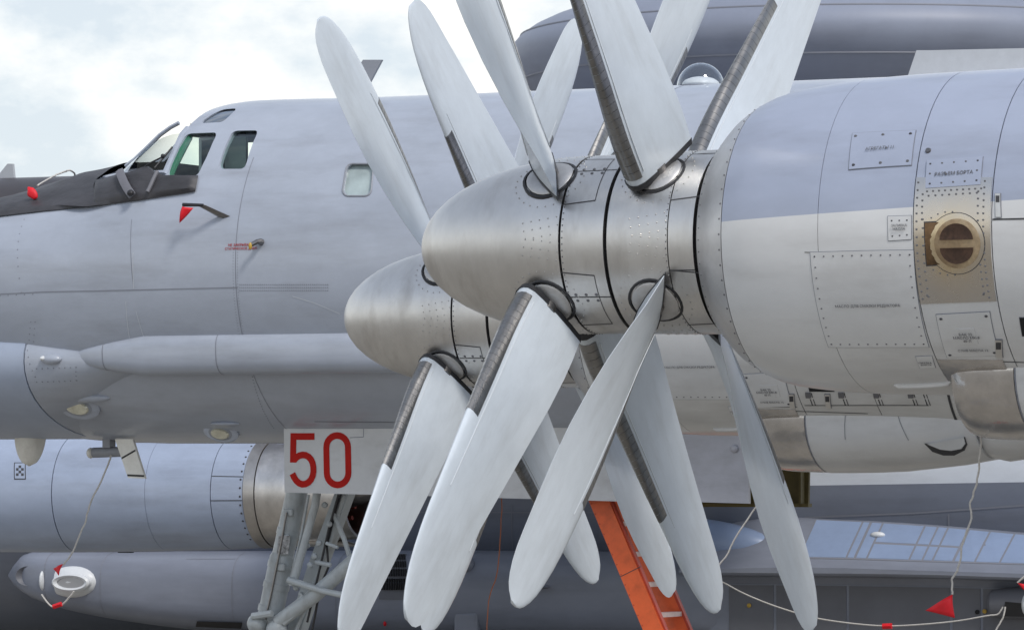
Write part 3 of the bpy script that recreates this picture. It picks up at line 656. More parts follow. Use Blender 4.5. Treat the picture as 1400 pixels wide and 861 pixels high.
def engine(e):
    hx, hy, hz = ENG[e]; sp = Spin(e); nc = Nac(e)
    # propeller hub skins
    xf = [hx+.906-.0005]+[hx+.906-d for d in (.012, .035, .07, .12, .19, .28, .38, .48, .6, .72, .84, .95, 1.024)]
    s1 = MB().loft(rev(sp, xf)+rev(sp, [xf[-1]], -.03)).build('spinner', M_SPIN, bomber)
    s2 = shell(sp, hx-.132, hx-.380, 5, 'hub_skin', M_SPIN, s1)
    s3 = shell(sp, hx-.402, hx-.752, 6, 'hub_skin', M_SPIN, s1)
    s4 = shell(sp, hx-.758, hx-.900, 4, 'hub_skin', M_SPIN, s1)
    MB().loft(rev(sp, [hx-.1, hx-.5, hx-.95], -.025)).build('hub_core', M_BLACK, s1)
    rvl = MB(); rvd = MB(); smh = MB()
    for base, ph in ((0, (-.03 if e == 'near' else .06)), (-.63, (-.04 if e == 'near' else .06))):
        for q in range(4):
            a = R(45+90*q)+ph; X = hx+base
            for i in range(26):
                t = 2*PI*i/26; dot(rvl, sp, X+.20*C(t)*(1.0), a+.20*S(t)/.48, r=.0045, h=.004)
            for sg in (1, -1):
                for rr_ in range(3):
                    for i in range(5):
                        dot(rvl, sp, X-.10+.05*i-.01*rr_, a+sg*(.26+.045*rr_)/.48+sg*.015*i, r=.0045, h=.004)
            x0_ = X-.124; seam(smh, sp, [(x0_-.19, a-.36), (x0_+.0, a-.40)], .003); seam(smh, sp, [(x0_-.19, a+.36), (x0_+.0, a+.40)], .003)
            seam(smh, sp, lin((x0_-.19, a-.36), (x0_-.19, a+.36), 8), .002)
    for i in range(90):
        dot(rvd, sp, hx-.14, 2*PI*i/90, r=.0045, h=.003)
    for i in range(90): dot(rvd, sp, hx-.745, 2*PI*i/90, r=.004, h=.003)
    for q in range(4):
        for dx in (-.18, -.24, -.3):
            for w_ in (-.02, .03): dot(rvd, sp, hx+dx, R(90*q+38)+w_*1.6, r=.010, h=.004)
        seam(smh, sp, [(hx-.14, R(90*q+38)), (hx-.38, R(90*q+38))], .0025)
        seam(smh, sp, [(hx-.76, R(90*q+20)), (hx-.9, R(90*q+20))], .003)
    rvl.build('rivet_heads', M_RIVL, s1, False, kind='stuff'); rvd.build('screw_heads', M_RIV, s1, False, kind='stuff'); smh.build('cover_seams', M_SEAM, s1, False, kind='stuff', fix=False)
    # cowl
    mp_ = M_NAC if e == 'near' else M_NACF
    core = MB().loft(rev(nc, [hx-d for d in (1.0, 1.1, 1.3, 1.6, 2, 2.6, 3.2, 4.2, 5.5)], -.035)).build('nacelle', M_SEAM, bomber)
    X = [hx-d for d in (.931, .935, .945, .965, .99, 1.02, 1.06, 1.11, 1.158)]
    secs = rev(nc, X)+rev(nc, X[::-1], -.03); secs.append(secs[0]); cr = MB().loft(secs, True, False).build('cowl_ring', M_RING, core)
    MB().loft([[Vector((hx-.925, hy+C(2*PI*k/NG)*r_, hz+S(2*PI*k/NG)*r_)) for k in range(NG)] for r_ in (.43, .49)]+[[Vector((hx-.99, hy+C(2*PI*k/NG)*.52, hz+S(2*PI*k/NG)*.52)) for k in range(NG)]], True, False).build('gap_seal', M_BLACK, core)
    q = MB()
    for i in range(56): dot(q, nc, hx-1.145, 2*PI*i/56, r=.006, h=.003); dot(q, nc, hx-.96, 2*PI*i/56+.03, r=.004, h=.003)
    q.build('ring_screws', M_RIV, cr, False, kind='stuff')
    N_ = nc; Eh = T
    def at(px, py):
        """photo spot on the near engine carried to the same place on this engine"""
        x, ph = NACN.at(T, px, py); return x-ENG['near'][0]+hx, ph
    xb1 = at(1118, 300)[0]; xb2 = at(1249, 330)[0]; xb3 = at(1356, 330)[0]
    for a, b, n in ((hx-1.163, xb1+.0015, 8), (xb1-.0015, xb2+.003, 6), (xb2-.003, xb3+.003, 6), (xb3-.003, hx-3.2, 6), (hx-3.205, hx-5.5, 8)):
        shell(nc, a, b, n, 'skin_panel', mp_, core, 0, .03)
    def panel(pl, m, nm, screws=0, off=.005, rim=.006, nx=8, ny=8, sr=.005, corners=False):
        c = [at(*p) for p in pl]
        cx_ = sum(p[0] for p in c)/4; cp_ = sum(p[1] for p in c)/4
        big = [(x+(rim if x > cx_ else -rim), p+(rim if p > cp_ else -rim)/.83) for x, p in c]
        o = patch(nc, c, nx, ny, off, off-.0005).build(nm, m, core)
        patch(nc, big, nx, ny, .002, .0025).build('panel_joint', M_SEAM2, o)
        if screws:
            q = MB(); ins = .022
            cc = [(x+(-ins if x > cx_ else ins), p+(-ins if p > cp_ else ins)/.83) for x, p in c]
            class Off:
                pass
            for (a, b), k in zip(zip(cc, cc[1:]+cc[:1]), screws*2 if len(screws) == 2 else screws):
                for i in range(k+1):
                    t = i/max(k, 1); x = a[0]+(b[0]-a[0])*t; p = a[1]+(b[1]-a[1])*t; cpt = nc.pt(x, p, off)
                    q.ball(cpt, sr, 6, 4, 1, .5, 1)
            q.build('screws', M_RIV, o, False, kind='stuff')
        return o
    def lab(s, px, py, size, rot=0, m=None):
        x, ph = at(px, py); return text(s, size, core, m or M_INK, surf_frame(nc, x, ph, .0125, rot))
    panel([(1108, 345), (1249, 342), (1270, 474), (1133, 474)], M_WHITE, 'access_panel', [10, 9, 10, 9], .003, rim=.003)
    lab('МАСЛО ДЛЯ СМАЗКИ РЕДУКТОРА', 1187, 417, .0205, R(0))
    panel([(1280, 430), (1353, 426), (1367, 485), (1295, 488)], M_WHITE, 'access_panel', [1, 1, 1, 1], .004, rim=.003, sr=.009)
    panel([(1307, 449), (1332, 448), (1338, 469), (1313, 470)], M_WHITE, 'data_plate', 0, .0065, rim=.003)
    lab('БАК 22\nМАСЛО МК-8\n40 Л', 1322, 460, .022); lab('СЛИВ МАСЛА 12', 1331, 477, .02)
    panel([(1214, 296), (1246, 295), (1246, 327), (1215, 329)], M_WHITE, 'access_panel', [2, 1, 2, 1], .004, rim=.003)
    lab('ЗАЛИВКА\nМАСЛА', 1230, 311, .018)
    panel([(1252, 487), (1274, 486), (1279, 502), (1258, 503)], M_WHITE, 'data_plate', 0, .003, rim=.002); lab('СМАЗКА\nВИНТА', 1266, 495, .017)
    if e == 'near':
        def rnd(px0, px1, p): return p
        pa_ = panel([(1166, 183), (1252, 179), (1246, 226), (1161, 232)], M_BLUEP, 'access_panel', [2, 0, 2, 0], .005, rim=.004, sr=.009)
        lab('АГРЕГАТЫ 11', 1204, 204, .024, R(3))
        panel([(1268, 220), (1344, 215), (1341, 253), (1266, 258)], M_BLUEP, 'access_panel', [4, 2, 4, 2], .009, rim=.003, sr=.006)
        lab('РАЗЪЕМ БОРТА', 1305, 238, .026, R(2))
        x, ph = at(1269, 206); q = MB(); q.tube([nc.pt(x, ph, .0), nc.pt(x, ph, .008)], [.016, .012], 12); q.build('filler_cap', M_STEEL, core)
        # heat stained plate
        global HEAT_C
        xh, phh = at(1300, 333); HEAT_C = tuple(nc.pt(xh, phh, .01)); MH = heat_mat()
        c = [at(1250, 243), at(1350, 243), at(1357, 411), at(1257, 415)]
        c = [(xb2-.004, c[0][1]), (xb3+.006, c[1][1]), (xb3+.006, c[2][1]), (xb2-.004, c[3][1])]
        hp = patch(nc, c, 12, 24, .005, .006).build('heat_plate', MH, core)
        q = MB()
        for a, b, n in (((1256, 250), (1262, 408), 15), ((1347, 248), (1353, 406), 18), ((1268, 262), (1342, 258), 9), ((1262, 300), (1270, 405), 9), ((1338, 262), (1346, 400), 14), ((1262, 266), (1261, 300), 4), ((1268, 403), (1345, 402), 1), ((1270, 268), (1336, 264), 7)):
            A, B = at(*a), at(*b)
            for i in range(n+1):
                t = i/n; q.ball(nc.pt(A[0]+(B[0]-A[0])*t, A[1]+(B[1]-A[1])*t, .0055), .0062, 6, 4, 1, .5, 1)
        for k in range(26):
            t = 2*PI*k/26
            for rr in (.128, .165):
                x_, p_ = xh+.008+rr*C(t), phh+rr*S(t)/.83*.95
                if rr > .15 and (C(t) > .2 and abs(S(t)) < .8): continue
                q.ball(nc.pt(x_, p_, .0055), .005, 6, 4, 1, .5, 1)
        q.build('plate_rivets', M_RIV, hp, False, kind='stuff')
        # exhaust port disc with two dark lobes
        class _P: pass
        q = MB(); n = 36; cx_, cp_ = at(1308, 333)
        rings = []
        for rr, o_ in ((.150, .004), (.150, .0085), (.138, .009), (.10, .010), (.02, .011)):
            rings.append([nc.pt(cx_+rr*C(2*PI*k/n), cp_+rr*S(2*PI*k/n)/.83, o_) for k in range(n)])
        q.loft(rings); pd = q.build('port_cover', MH, core)
        q = MB(); q.loft([[nc.pt(cx_-.006+rr*C(2*PI*k/n), cp_+rr*S(2*PI*k/n)/.83, o_) for k in range(n)] for rr, o_ in ((.122, .008), (.122, .0125), (.112, .014), (.02, .0145))]); pi_ = q.build('port_disc', mat('browned port cover', (.60, .48, .32), .42, .7, col2=(.24, .15, .08), vscale=5, wear=.3), pd)
        q = MB(); q.loft([[nc.pt(cx_+.154*C(2*PI*k/n), cp_+.154*S(2*PI*k/n)/.83, o_) for k in range(n)] for o_ in (.004, .0065)]); q.build('port_joint', M_SEAM, pd)
        for sg in (-1, 1):
            q = MB(); m_ = 18; P = []
            for k in range(m_+1):
                t = PI*k/m_; P.append((cx_-.004+.088*C(t), cp_+sg*(.020+.078*S(t))/.83))
            for o0, o1, s_, nm, m2 in ((.012, .0215, 1, 'vent_lobe', mat('burnt brown', (.075, .04, .025), .55, .3, var=.5, vscale=14, wear=.5)),):
                ccx = sum(a for a, b in P)/len(P); ccp = sum(b for a, b in P)/len(P)
                q.loft([[nc.pt(a, b, o0) for a, b in P], [nc.pt(a, b, o1) for a, b in P], [nc.pt(ccx+(a-ccx)*.8, ccp+(b-ccp)*.8, o1-.002) for a, b in P]]); q.build(nm, m2, pd)
        c = [at(1265, 305), at(1284, 304), at(1287, 361), at(1268, 362)]
        o = patch(nc, c, 3, 6, .009, .005).build('side_door', mat('burnt plate', (.20, .12, .06), .45, .6, var=.7, vscale=6, wear=.4), hp)
        cb = [(c[0][0]+.006, c[0][1]-.008), (c[1][0]-.0, c[1][1]-.008), (c[2][0], c[2][1]+.008), (c[3][0]+.006, c[3][1]+.008)]
        patch(nc, cb, 3, 6, .0062, .002).build('door_joint', M_SEAM, o)
    # seams, latches, groove highlight below
    q = MB()
    def ns(pl, w=.003, n=8):
        for a, b in zip(pl, pl[1:]): seam(q, nc, lin(at(*a), at(*b), n), w)
    ns([(1357, 300), (1500, 297)], .004); ns([(1300, 492), (1500, 498)], .003); ns([(1120, 345), (1100, 345)], .002)
    ns([(1128, 533), (1200, 536)], .001)
    q.build('cowl_seams', M_SEAM, core, False, kind='stuff', fix=False)
    for (a, b, c_, d) in ((1361, 265, 1368, 297), (1361, 464, 1370, 488), (1425, 464, 1434, 488)):
        o = panel([(a, b), (c_, b), (c_+1, d), (a+1, d)], M_SPIN, 'latch', 0, .008, rim=.003, nx=2, ny=2)
        panel([(a+1, b+3), (c_-1, b+3), (c_-1, b+12), (a+1, b+12)], M_SEAM, 'latch_slot', 0, .0095, rim=.0004, nx=2, ny=2)
    panel([(1394, 434), (1440, 434), (1442, 459), (1398, 459)], M_BLACK, 'vent_opening', 0, .004, rim=.003, nx=4, ny=3)
    # raised pale strip imitating the highlight in the lower cowl's groove
    A, B = at(1222, 525), at(1300, 521); g = MB(); n = 14
    P = [nc.pt(A[0]+(B[0]-A[0])*i/n, A[1]+(B[1]-A[1])*i/n+.03*(S(PI*i/n)**.3), .004) for i in range(n+1)]
    g.tube(P, [.004]+[.016]*(n-1)+[.004], 8); g.build('groove_highlight', M_WHITE, core)
    # dark diverter behind the cowl, then the chin cooler
    c = [at(1284, 491), at(1385, 488), at(1395, 560), at(1318, 528)]
    xd = xb2-.004
    patch(nc, [(xd, at(1284, 491)[1]), (hx-2.62, at(1284, 491)[1]), (hx-2.62, R(186)), (xd, R(186))], 10, 12, .004, .006).build('diverter_skin', M_SCOOP, core)
    q = MB(); x, ph = at(1345, 513); q.ball(nc.pt(x, ph, -.01), 1, 16, 10, .13, .05, .05); q.build('crease_shade', M_BLACK, core)  # black blob put in for the shade in the crease ahead of the cooler
    class Pod(Surf):
        y0 = hy; x0 = hx-2.5
        def sec(s, x):
            d = hx-x
            hw, dep = interp([(2.30, .40, .335), (2.34, .425, .35), (2.45, .44, .36), (2.8, .46, .365), (3.2, .46, .355), (3.4, .455, .335), (3.8, .43, .28), (4.3, .28, .1)], d)
            return hz-.695, hw, .26, dep
    pd_ = Pod()
    def podring(x, off=0, n=40): return [pd_.pt(x, 2*PI*k/n, off) for k in range(n)]
    X = [hx-d for d in (2.30, 2.31, 2.34, 2.4, 2.5, 2.6, 2.655)]
    secs = [podring(x) for x in X]+[podring(x, -.03) for x in X[::-1]]; secs.append(secs[0])
    MB().loft(secs, True, False).build('cooler_lip', M_SCOOP, core)
    X = [hx-d for d in (2.66, 2.8, 3.0, 3.2, 3.4, 3.6, 3.8)]
    secs = [podring(x, .003) for x in X]+[podring(x, -.02) for x in X[::-1]]; secs.append(secs[0])
    pb_ = MB().loft(secs, True, False).build('cooler_cowl', M_WHITE, core)
    MB().loft([podring(hx-2.36, -.05), podring(hx-3.3, -.05)]).build('cooler_matrix', M_BLACK, core)
    def tailring(d, k_): return [Vector((hx-d, hy+.36*k_*S(2*PI*j/32), hz-.72-.02*k_+(.25*k_ if C(2*PI*j/32) < 0 else .3)*C(2*PI*j/32))) for j in range(32)]
    MB().loft([tailring(3.7, .85), tailring(3.9, 1), tailring(4.2, .85), tailring(4.6, .4)]).build('cooler_tail', M_WHITE, core)
    if e == 'far':
        def pl_(lst, off): return [pd_.pt(*pd_.at(T, u, v), off) for u, v in lst]
        q = MB(); q.prism(pl_([(1264, 605), (1280, 606), (1300, 607), (1319, 596), (1322, 606), (1318, 614), (1304, 621), (1290, 621), (1275, 616)], .008), (0, -.02, 0)); fo = q.build('outlet_flap', M_SEAM, core, False)
        q = MB(); q.prism(pl_([(1268, 605), (1290, 601), (1318, 596), (1320, 604), (1314, 611), (1300, 613.5), (1286, 612)], .014), (0, -.02, 0)); q.build('outlet_gap_patch', M_WPLAS, fo, False)  # white patch standing in for the bright background seen through the outlet gap
    q = MB()
    q2 = [pd_]
    seam(q, pd_, lin((hx-2.665, .9), (hx-2.665, PI-.2), 12), .004, .005)
    for (a, b) in (((2.95, 1.50), (3.3, 1.50)), ((2.95, 1.50), (2.93, 2.0)), ((3.3, 1.50), (3.36, 2.05)), ((3.02, 1.2), (3.22, 1.2)), ((3.02, 1.2), (3.02, 1.36)), ((3.22, 1.2), (3.22, 1.36)), ((3.02, 1.36), (3.22, 1.36))):
        seam(q, pd_, lin((hx-a[0], a[1]), (hx-b[0], b[1]), 6), .002, .005)
    q.build('cooler_seams', M_SEAM2, pb_, False, kind='stuff', fix=False)
    if e == 'far':
        q = MB(); l2 = MB()
        def an(px, py): return nc.at(T, px, py)
        for pxl in (1105, 1150, 1198, 1245, 1262):
            a, b = an(pxl, 537), an(pxl+6, 554); seam(q, nc, [a, b], .004); seam(q, nc, [an(pxl+4, 537), an(pxl+10, 554)], .003)
            if pxl < 1262:
                c = [an(pxl-4, 536), an(pxl+3, 536), an(pxl+4, 543), an(pxl-3, 543)]; patch(nc, c, 1, 2, .009, .008).build('latch', M_RIV, core)
        seam(q, nc, lin(an(1100, 554), an(1270, 554), 8), .003); seam(q, nc, lin(an(1296, 537), an(1318, 592), 8), .009); seam(q, nc, lin(an(1042, 556), an(1090, 556), 4), .002)
        q.build('cowl_seams', M_SEAM, core, False, kind='stuff', fix=False)
        c = [an(1041, 527), an(1063, 525), an(1067, 541), an(1045, 543)]; patch(nc, c, 2, 2, .006, .005).build('data_plate', M_WHITE, core)
    return nc
NACN = Nac('near')
engine('near'); engine('far')

# wing, tail-ward of everything in view
wg_ = MB(); secs = []
for yy, xle, ch, zz in ((-6.5, -3.4, 6.2, 5.3), (0, -6.6, 5.2, 4.3), (5.65, -9.6, 4.5, 4.45), (18, -17.8, 2.5, 4.2)):
    secs.append([Vector((xle-f*ch, yy, zz+h*ch*.13)) for f, h in AF])
wg_.loft(secs).build('wing', M_FUS, bomber)

# ------------------------------------------------------------------ nose gear doors with the number
def plate(fr, pl, y, th, nm, m, parent): return MB().prism(fr.pts(pl, y), (0, -th, 0)).build(nm, m, parent, False)
YD = -5.92
d1 = plate(T, [(388, 582), (389, 673), (560, 677), (560, 579)], YD, .035, 'gear_door', M_DOOR, bomber)
d2 = plate(T, [(560.7, 579), (560.7, 677), (845, 685), (845, 583)], YD, .035, 'gear_door', M_DOOR, bomber)
d3 = plate(T, [(846, 584), (846, 683), (1024, 688), (1022, 594)], YD, .035, 'gear_door', M_DOORG, bomber)
d4 = plate(T, [(842, 596), (842, 694), (1105, 691), (1107, 600)], -7.05, .03, 'inner_gear_door', M_OLIVE, bomber)
q = MB(); q.box(tuple(T.L(1100, 600, -7.03)), tuple(T.L(1092, 692, -6.95))); q.box(tuple(T.L(842, 692, -7.03)), tuple(T.L(1105, 688, -6.95))); q.build('stiffener', M_OLIVE, d4, False)
MB().ball(T.L(1004, 613, YD+.01), .032, 14, 8, 1, .5, 1).build('door_boss', M_DOORG, d3)
q = MB()
for a, b in (((432, 585), (497, 584)), ((497, 584), (497, 597)), ((497, 597), (478, 598)), ((560, 581), (560, 676))):
    p0, p1 = T.L(*a, YD+.001), T.L(*b, YD+.001); d = (p1-p0).normalized(); s_ = Vector((0, 1, 0)).cross(d)*.003
    q.add([p0+s_, p0-s_, p1-s_, p1+s_], [(0, 1, 2, 3)])
q.build('door_seams', M_SEAM2, d1, False, kind='stuff', fix=False)
q = MB(); hg = T.pts([(392, 581), (432, 580), (432, 583), (392, 584)], YD-.01); q.prism(hg, (0, .03, 0))
for i in range(9):
    c = T.L(440+i*14, 582, YD+.0); q.box(tuple(c+Vector((-.02, -.01, -.008))), tuple(c+Vector((.02, .012, .012))))
q.build('hinge_row', M_FUSD, d1, False, kind='stuff')
def stroke(mb, pts, w, y, closed=False):
    P = [T.L(a, b, y) for a, b in pts]; n = len(P); L_ = []; R_ = []
    for i, p in enumerate(P):
        a = P[i-1] if (i > 0 or closed) else P[i]; b = P[(i+1) % n] if (i < n-1 or closed) else P[i]
        d = (b-a).normalized(); s_ = Vector((-d.z, 0, d.x))*w/2; L_.append(p+s_); R_.append(p-s_)
    vs = L_+R_; m = n if closed else n-1
    top = [v+Vector((0, .002, 0)) for v in vs]; k = len(vs)
    fs = []
    for i in range(m):
        j = (i+1) % n; fs.append((i, j, n+j, n+i)); fs.append((k+i, k+n+i, k+n+j, k+j))
    mb.add(vs+top, fs)
num = MB(); yn = YD+.001; W5 = .054/1
stroke(num, [(430, 596.4), (397.2, 596.4)], .056, yn)
stroke(num, [(401.3, 592), (400.6, 632)], .056, yn+.0005)
arc = [(404.5, 624)]+[(417-14.5*C(t)*(1 if C(t) > 0 else 1.0), 641.5-18*S(t)*1.0) for t in [R(40+10*i) for i in range(0, 15)]]
five = [(402, 629), (405, 625.2), (409, 622.6), (413.5, 621.4), (418, 622), (422, 624.2), (425.2, 627.8), (427.4, 632.5), (428.4, 638), (428.6, 644), (427.6, 650), (425.2, 655.2), (421.8, 659), (417.6, 661.2), (413.2, 661.6), (408.8, 660), (405, 656.6), (402, 652), (399.8, 647)]
stroke(num, five, .056, yn+.001)
zero = []
cx_, w_, yt, yb = 461, 14.8, 611, 646
for i in range(13): t = PI+PI*i/12; zero.append((cx_+w_*C(t), yt+16*S(t)))
for i in range(13): t = PI*i/12; zero.append((cx_+.6+w_*C(t), yb+16.5*S(t)))
stroke(num, zero, .056, yn, True)
o = num.build('number_50', M_REDP, d1, False, fix=True); o['label'] = 'red painted number 50'

# nose gear strut
ge = MB(); yg = -6.45
def tb_(pts, r, y=yg): return [T.L(a, b, y) for a, b in pts], r
foot = T.L(352, 895, yg); ax = Vector((foot.x, yg, .58))
strut = MB().tube([T.L(412, 600, yg), T.L(405, 678, yg), T.L(386, 762, yg)], .094, 20).build('nose_gear_leg', M_GEAR, bomber)
MB().tube([T.L(388, 755, yg), T.L(386, 762, yg), T.L(368, 848, yg), ax+Vector((0, 0, .1))], [.09, .108, .108, .10], 20).build('lower_cylinder', M_GEAR, strut)
MB().tube(T.pts([(444, 600), (431, 690), (400, 800)], yg+.15), .034, 12).build('side_rod', M_GEAR, strut)
q = MB(); P = T.pts([(492, 620), (466, 690), (436, 770), (402, 875)], yg-.1)
for p, w in ((P, .075),):
    q.loft([[a+Vector((w, .05, 0)), a+Vector((w*.6, -.05, 0)), a+Vector((-w, -.05, 0)), a+Vector((-w*.8, .05, 0))] for a in p])
q.build('drag_beam', M_GEAR, strut, False)
MB().tube(T.pts([(500, 752), (428, 815), (380, 850)], yg+.12), .062, 14).build('retract_strut', M_GEAR, strut)
MB().tube(T.pts([(394, 792), (440, 807), (468, 813)], yg+.2), [.03, .026, .026], 10).build('cross_link', M_GEAR, strut)
q = MB(); 
for pl, y in (([(478, 640), (458, 700), (447, 745), (449, 775), (438, 800), (430, 845), (422, 880)], yg+.05), ([(470, 650), (450, 720), (441, 760), (420, 850)], yg+.08)):
    q.tube(T.pts(pl, y), .011, 6)
q.build('hydraulic_hose', M_RUB, strut)
q = MB()
for (a, b, r_) in ((394, 727, .10), (384, 772, .114), (378, 800, .115), (371, 832, .115)):
    d = (T.L(386, 762, yg)-T.L(405, 678, yg)).normalized(); c = T.L(a, b, yg); q = MB(); q.tube([c-d*.025, c+d*.025], r_, 20); q.build('collar', M_GEAR, strut)
for a, b in ((436, 742), (424, 772), (450, 716), (444, 690), (412, 812), (420, 745), (405, 803), (466, 812), (430, 760)):
    q = MB(); q.ball(T.L(a, b, yg+.1), .028, 8, 5); q.build('bolt_head', M_GEAR, strut)
q = MB(); q.tube([ax+Vector((0, -.45, 0)), ax+Vector((0, .45, 0))], .06, 12)
q.build('axle', M_GEAR, strut)
for a, b in ((352, 842), (378, 850)): q = MB(); q.ball(T.L(a, b+10, yg+.12), .09, 12, 8); q.build('fork_boss', M_GEAR, strut)
q = MB(); q.tube(T.pts([(345, 842), (372, 838)], yg+.2), .03, 8); q.build('fork_link', M_GEAR, strut)
for sgn in (-1, 1):
    w = MB(); n = 36; prof = [(.30, -.13), (.46, -.14), (.54, -.10), (.565, 0), (.54, .10), (.46, .14), (.30, .13)]
    w.loft([[ax+Vector((C(2*PI*k/n)*r_, sgn*.34+dy, S(2*PI*k/n)*r_)) for k in range(n)] for r_, dy in prof]); w.build('tyre', M_TYRE, strut)
    w = MB(); w.loft([[ax+Vector((C(2*PI*k/n)*r_, sgn*.34+dy, S(2*PI*k/n)*r_)) for k in range(n)] for r_, dy in ((.3, -.10), (.1, -.06), (.1, .06), (.3, .10))]); w.build('wheel_hub', M_GEAR, strut)
for pl, y, r_ in (([(470, 676), (452, 735), (428, 800), (405, 861)], yg+.02, .018), ([(422, 676), (412, 730), (398, 790)], yg+.1, .012), ([(455, 700), (470, 735), (478, 760)], yg+.05, .022), ([(392, 700), (384, 745), (371, 810), (362, 850)], yg+.12, .009),
                  ([(432, 768), (452, 772)], yg+.1, .02), ([(415, 812), (404, 838), (388, 852)], yg+.14, .024), ([(446, 742), (462, 748)], yg+.1, .015)):
    q = MB(); q.tube(T.pts(pl, y), r_, 8); q.build('gear_pipe', M_GEAR if r_ > .01 else M_STEEL, strut)
for a, b, w in ((394, 700, 14), (389, 735, 15), (383, 775, 15)):
    q = MB(); c = T.L(a, b, yg+.10); q.box(tuple(c+Vector((-w*.003, -.02, -.03))), tuple(c+Vector((w*.003, .012, .03)))); o = q.build('bracket', M_GEAR, strut, False); bv = o.modifiers.new('b', 'BEVEL'); bv.width = .006
# data sticker and stencil box on the leg
q = MB(); c = T.L(389, 720+10, yg); dd = (T.L(386, 762, yg)-T.L(405, 678, yg)).normalized()
ps = [T.L(381, 732, yg+.118), T.L(397, 732, yg+.118), T.L(394, 757, yg+.118), T.L(378, 757, yg+.118)]
q.prism(ps, (0, -.004, 0)); q.build('data_sticker', mat('smudged printed sticker', (.02, .02, .02), .6, col2=(.5, .5, .5), vscale=30), strut, False)

# ================================================================== things on and under the bomber
# canvas cover over the nose
tl = [(-150, 305), (-60, 302), (0, 297), (60, 290), (130, 283), (190, 275), (215, 271), (268, 263)]
def tarp_edge(px):
    for a, b in zip(tl, tl[1:]):
        if a[0] <= px <= b[0]: return a[1]+(b[1]-a[1])*(px-a[0])/(b[0]-a[0])
q = MB(); rows = []; cols = [-150+355*i/44 for i in range(45)]
for px in cols:
    xe_, pe = FUS.at(T, px, tarp_edge(px)); row = []; xc_ = T.L(min(px, 203), 235, FUS.y0).x
    for k in range(41):
        ph = -pe+2*pe*k/40; x = xc_+(xe_-xc_)*(abs(ph)/pe)**6; nz = noise.noise(Vector((x*1.7+ph*1.1, ph*2.2, 3)))*.03+noise.noise(Vector((x*6+ph*5, ph*4, 7)))*.014
        row.append(FUS.pt(x, ph, .035+nz if 0 < k < 40 else .012))
    rows.append(row)
q.loft(rows, False, False)
rows = []
for i in range(27):
    px = 128+i*140/26; top = interp([(128, 251), (166, 240), (185, 235), (203, 229), (214, 236), (226, 241), (268, 241)], px)[0]; bot = tarp_edge(px); row = []
    for k in range(9):
        py = top+(bot-top)*k/8; px2 = px+(4*(1-k/8) if i > 21 else 0)
        x, ph = FUS.at(T, px2, py); row.append(FUS.pt(x, ph, .048+.02*noise.noise(Vector((x*4, ph*6, 1))) if 0 < k < 8 and 0 < i < 26 else .014))
    rows.append(row)
q.loft(rows, False, False)
tarp = q.build('nose_cover', M_TARP, None, True, fix=False, ang=60); tarp.location = T.O; tarp.rotation_euler = (0, 0, T.rz)
tag(tarp, 'dark grey canvas cover draped over the bomber nose in front of the windscreen', 'canvas cover')
def pl3(pl, off):
    return [FUS.pt(*FUS.at(T, a, b), off) for a, b in pl]
def belt(pts, w, th=.012):
    P = [Vector(p) for p in pts]; secs = []
    for i, p in enumerate(P):
        d = (P[min(i+1, len(P)-1)]-P[max(i-1, 0)]).normalized(); o_ = Vector((0, p.y-FUS.y0, p.z-4.72)).normalized(); e = d.cross(o_).normalized()
        secs.append([p+e*w+o_*th*.3, p+o_*th, p-e*w+o_*th*.3, p-e*w-o_*th, p+e*w-o_*th])
    return MB().loft(secs)
belt(pl3([(168, 243), (171, 249), (175, 257), (180, 265), (187, 274)], .085), .035).build('strap', M_STRAP, tarp)
belt(pl3([(219, 240), (214, 250), (210, 259), (206, 267)], .062), .016).build('tie', M_STRAP, tarp)
MB().ball(FUS.pt(*FUS.at(T, 186, 272), .1), .03, 8, 5).build('buckle', M_RUB, tarp)
def local_thing(name, label, cat, fr, group=None):
    o = empty(name, fr.O, fr.rz); return tag(o, label, cat, group)
def flag_mesh(P, th=.006, bend=.02):
    a, b, c = [Vector(p) for p in P]; vs = []; n = 6
    for i in range(n+1):
        for j in range(n+1-i):
            u, v = i/n, j/n; p = a+(b-a)*u+(c-a)*v; p = p+Vector((0, bend*S(u*5+v*3), 0)); vs.append(p)
    idx = {}; k = 0
    for i in range(n+1):
        for j in range(n+1-i): idx[i, j] = k; k += 1
    fs = []
    for i in range(n):
        for j in range(n-i):
            fs.append((idx[i, j], idx[i+1, j], idx[i, j+1]))
            if j < n-i-1: fs.append((idx[i+1, j], idx[i+1, j+1], idx[i, j+1]))
    q = MB(); q.add(vs, fs); return q
def flag_obj(P, parent, nm='pennant', bend=.02):
    o = flag_mesh(P, bend=bend).build(nm, M_RED, parent, fix=False); s_ = o.modifiers.new('s', 'SOLIDIFY'); s_.thickness = .006; return o
def wob(P, amp=.006, k=5):
    """extra points between the given ones, with a slight kink like real cord"""
    out = []
    for i in range(len(P)-1):
        for j in range(k):
            t = j/k; p0 = P[max(i-1, 0)]; p1 = P[i]; p2 = P[i+1]; p3 = P[min(i+2, len(P)-1)]
            v = .5*((2*p1)+(p2-p0)*t+(2*p0-5*p1+4*p2-p3)*t*t+(3*p1-p0-3*p2+p3)*t**3)
            out.append(v+Vector((random.uniform(-amp, amp), random.uniform(-amp, amp), 0)))
    return out+[P[-1]]
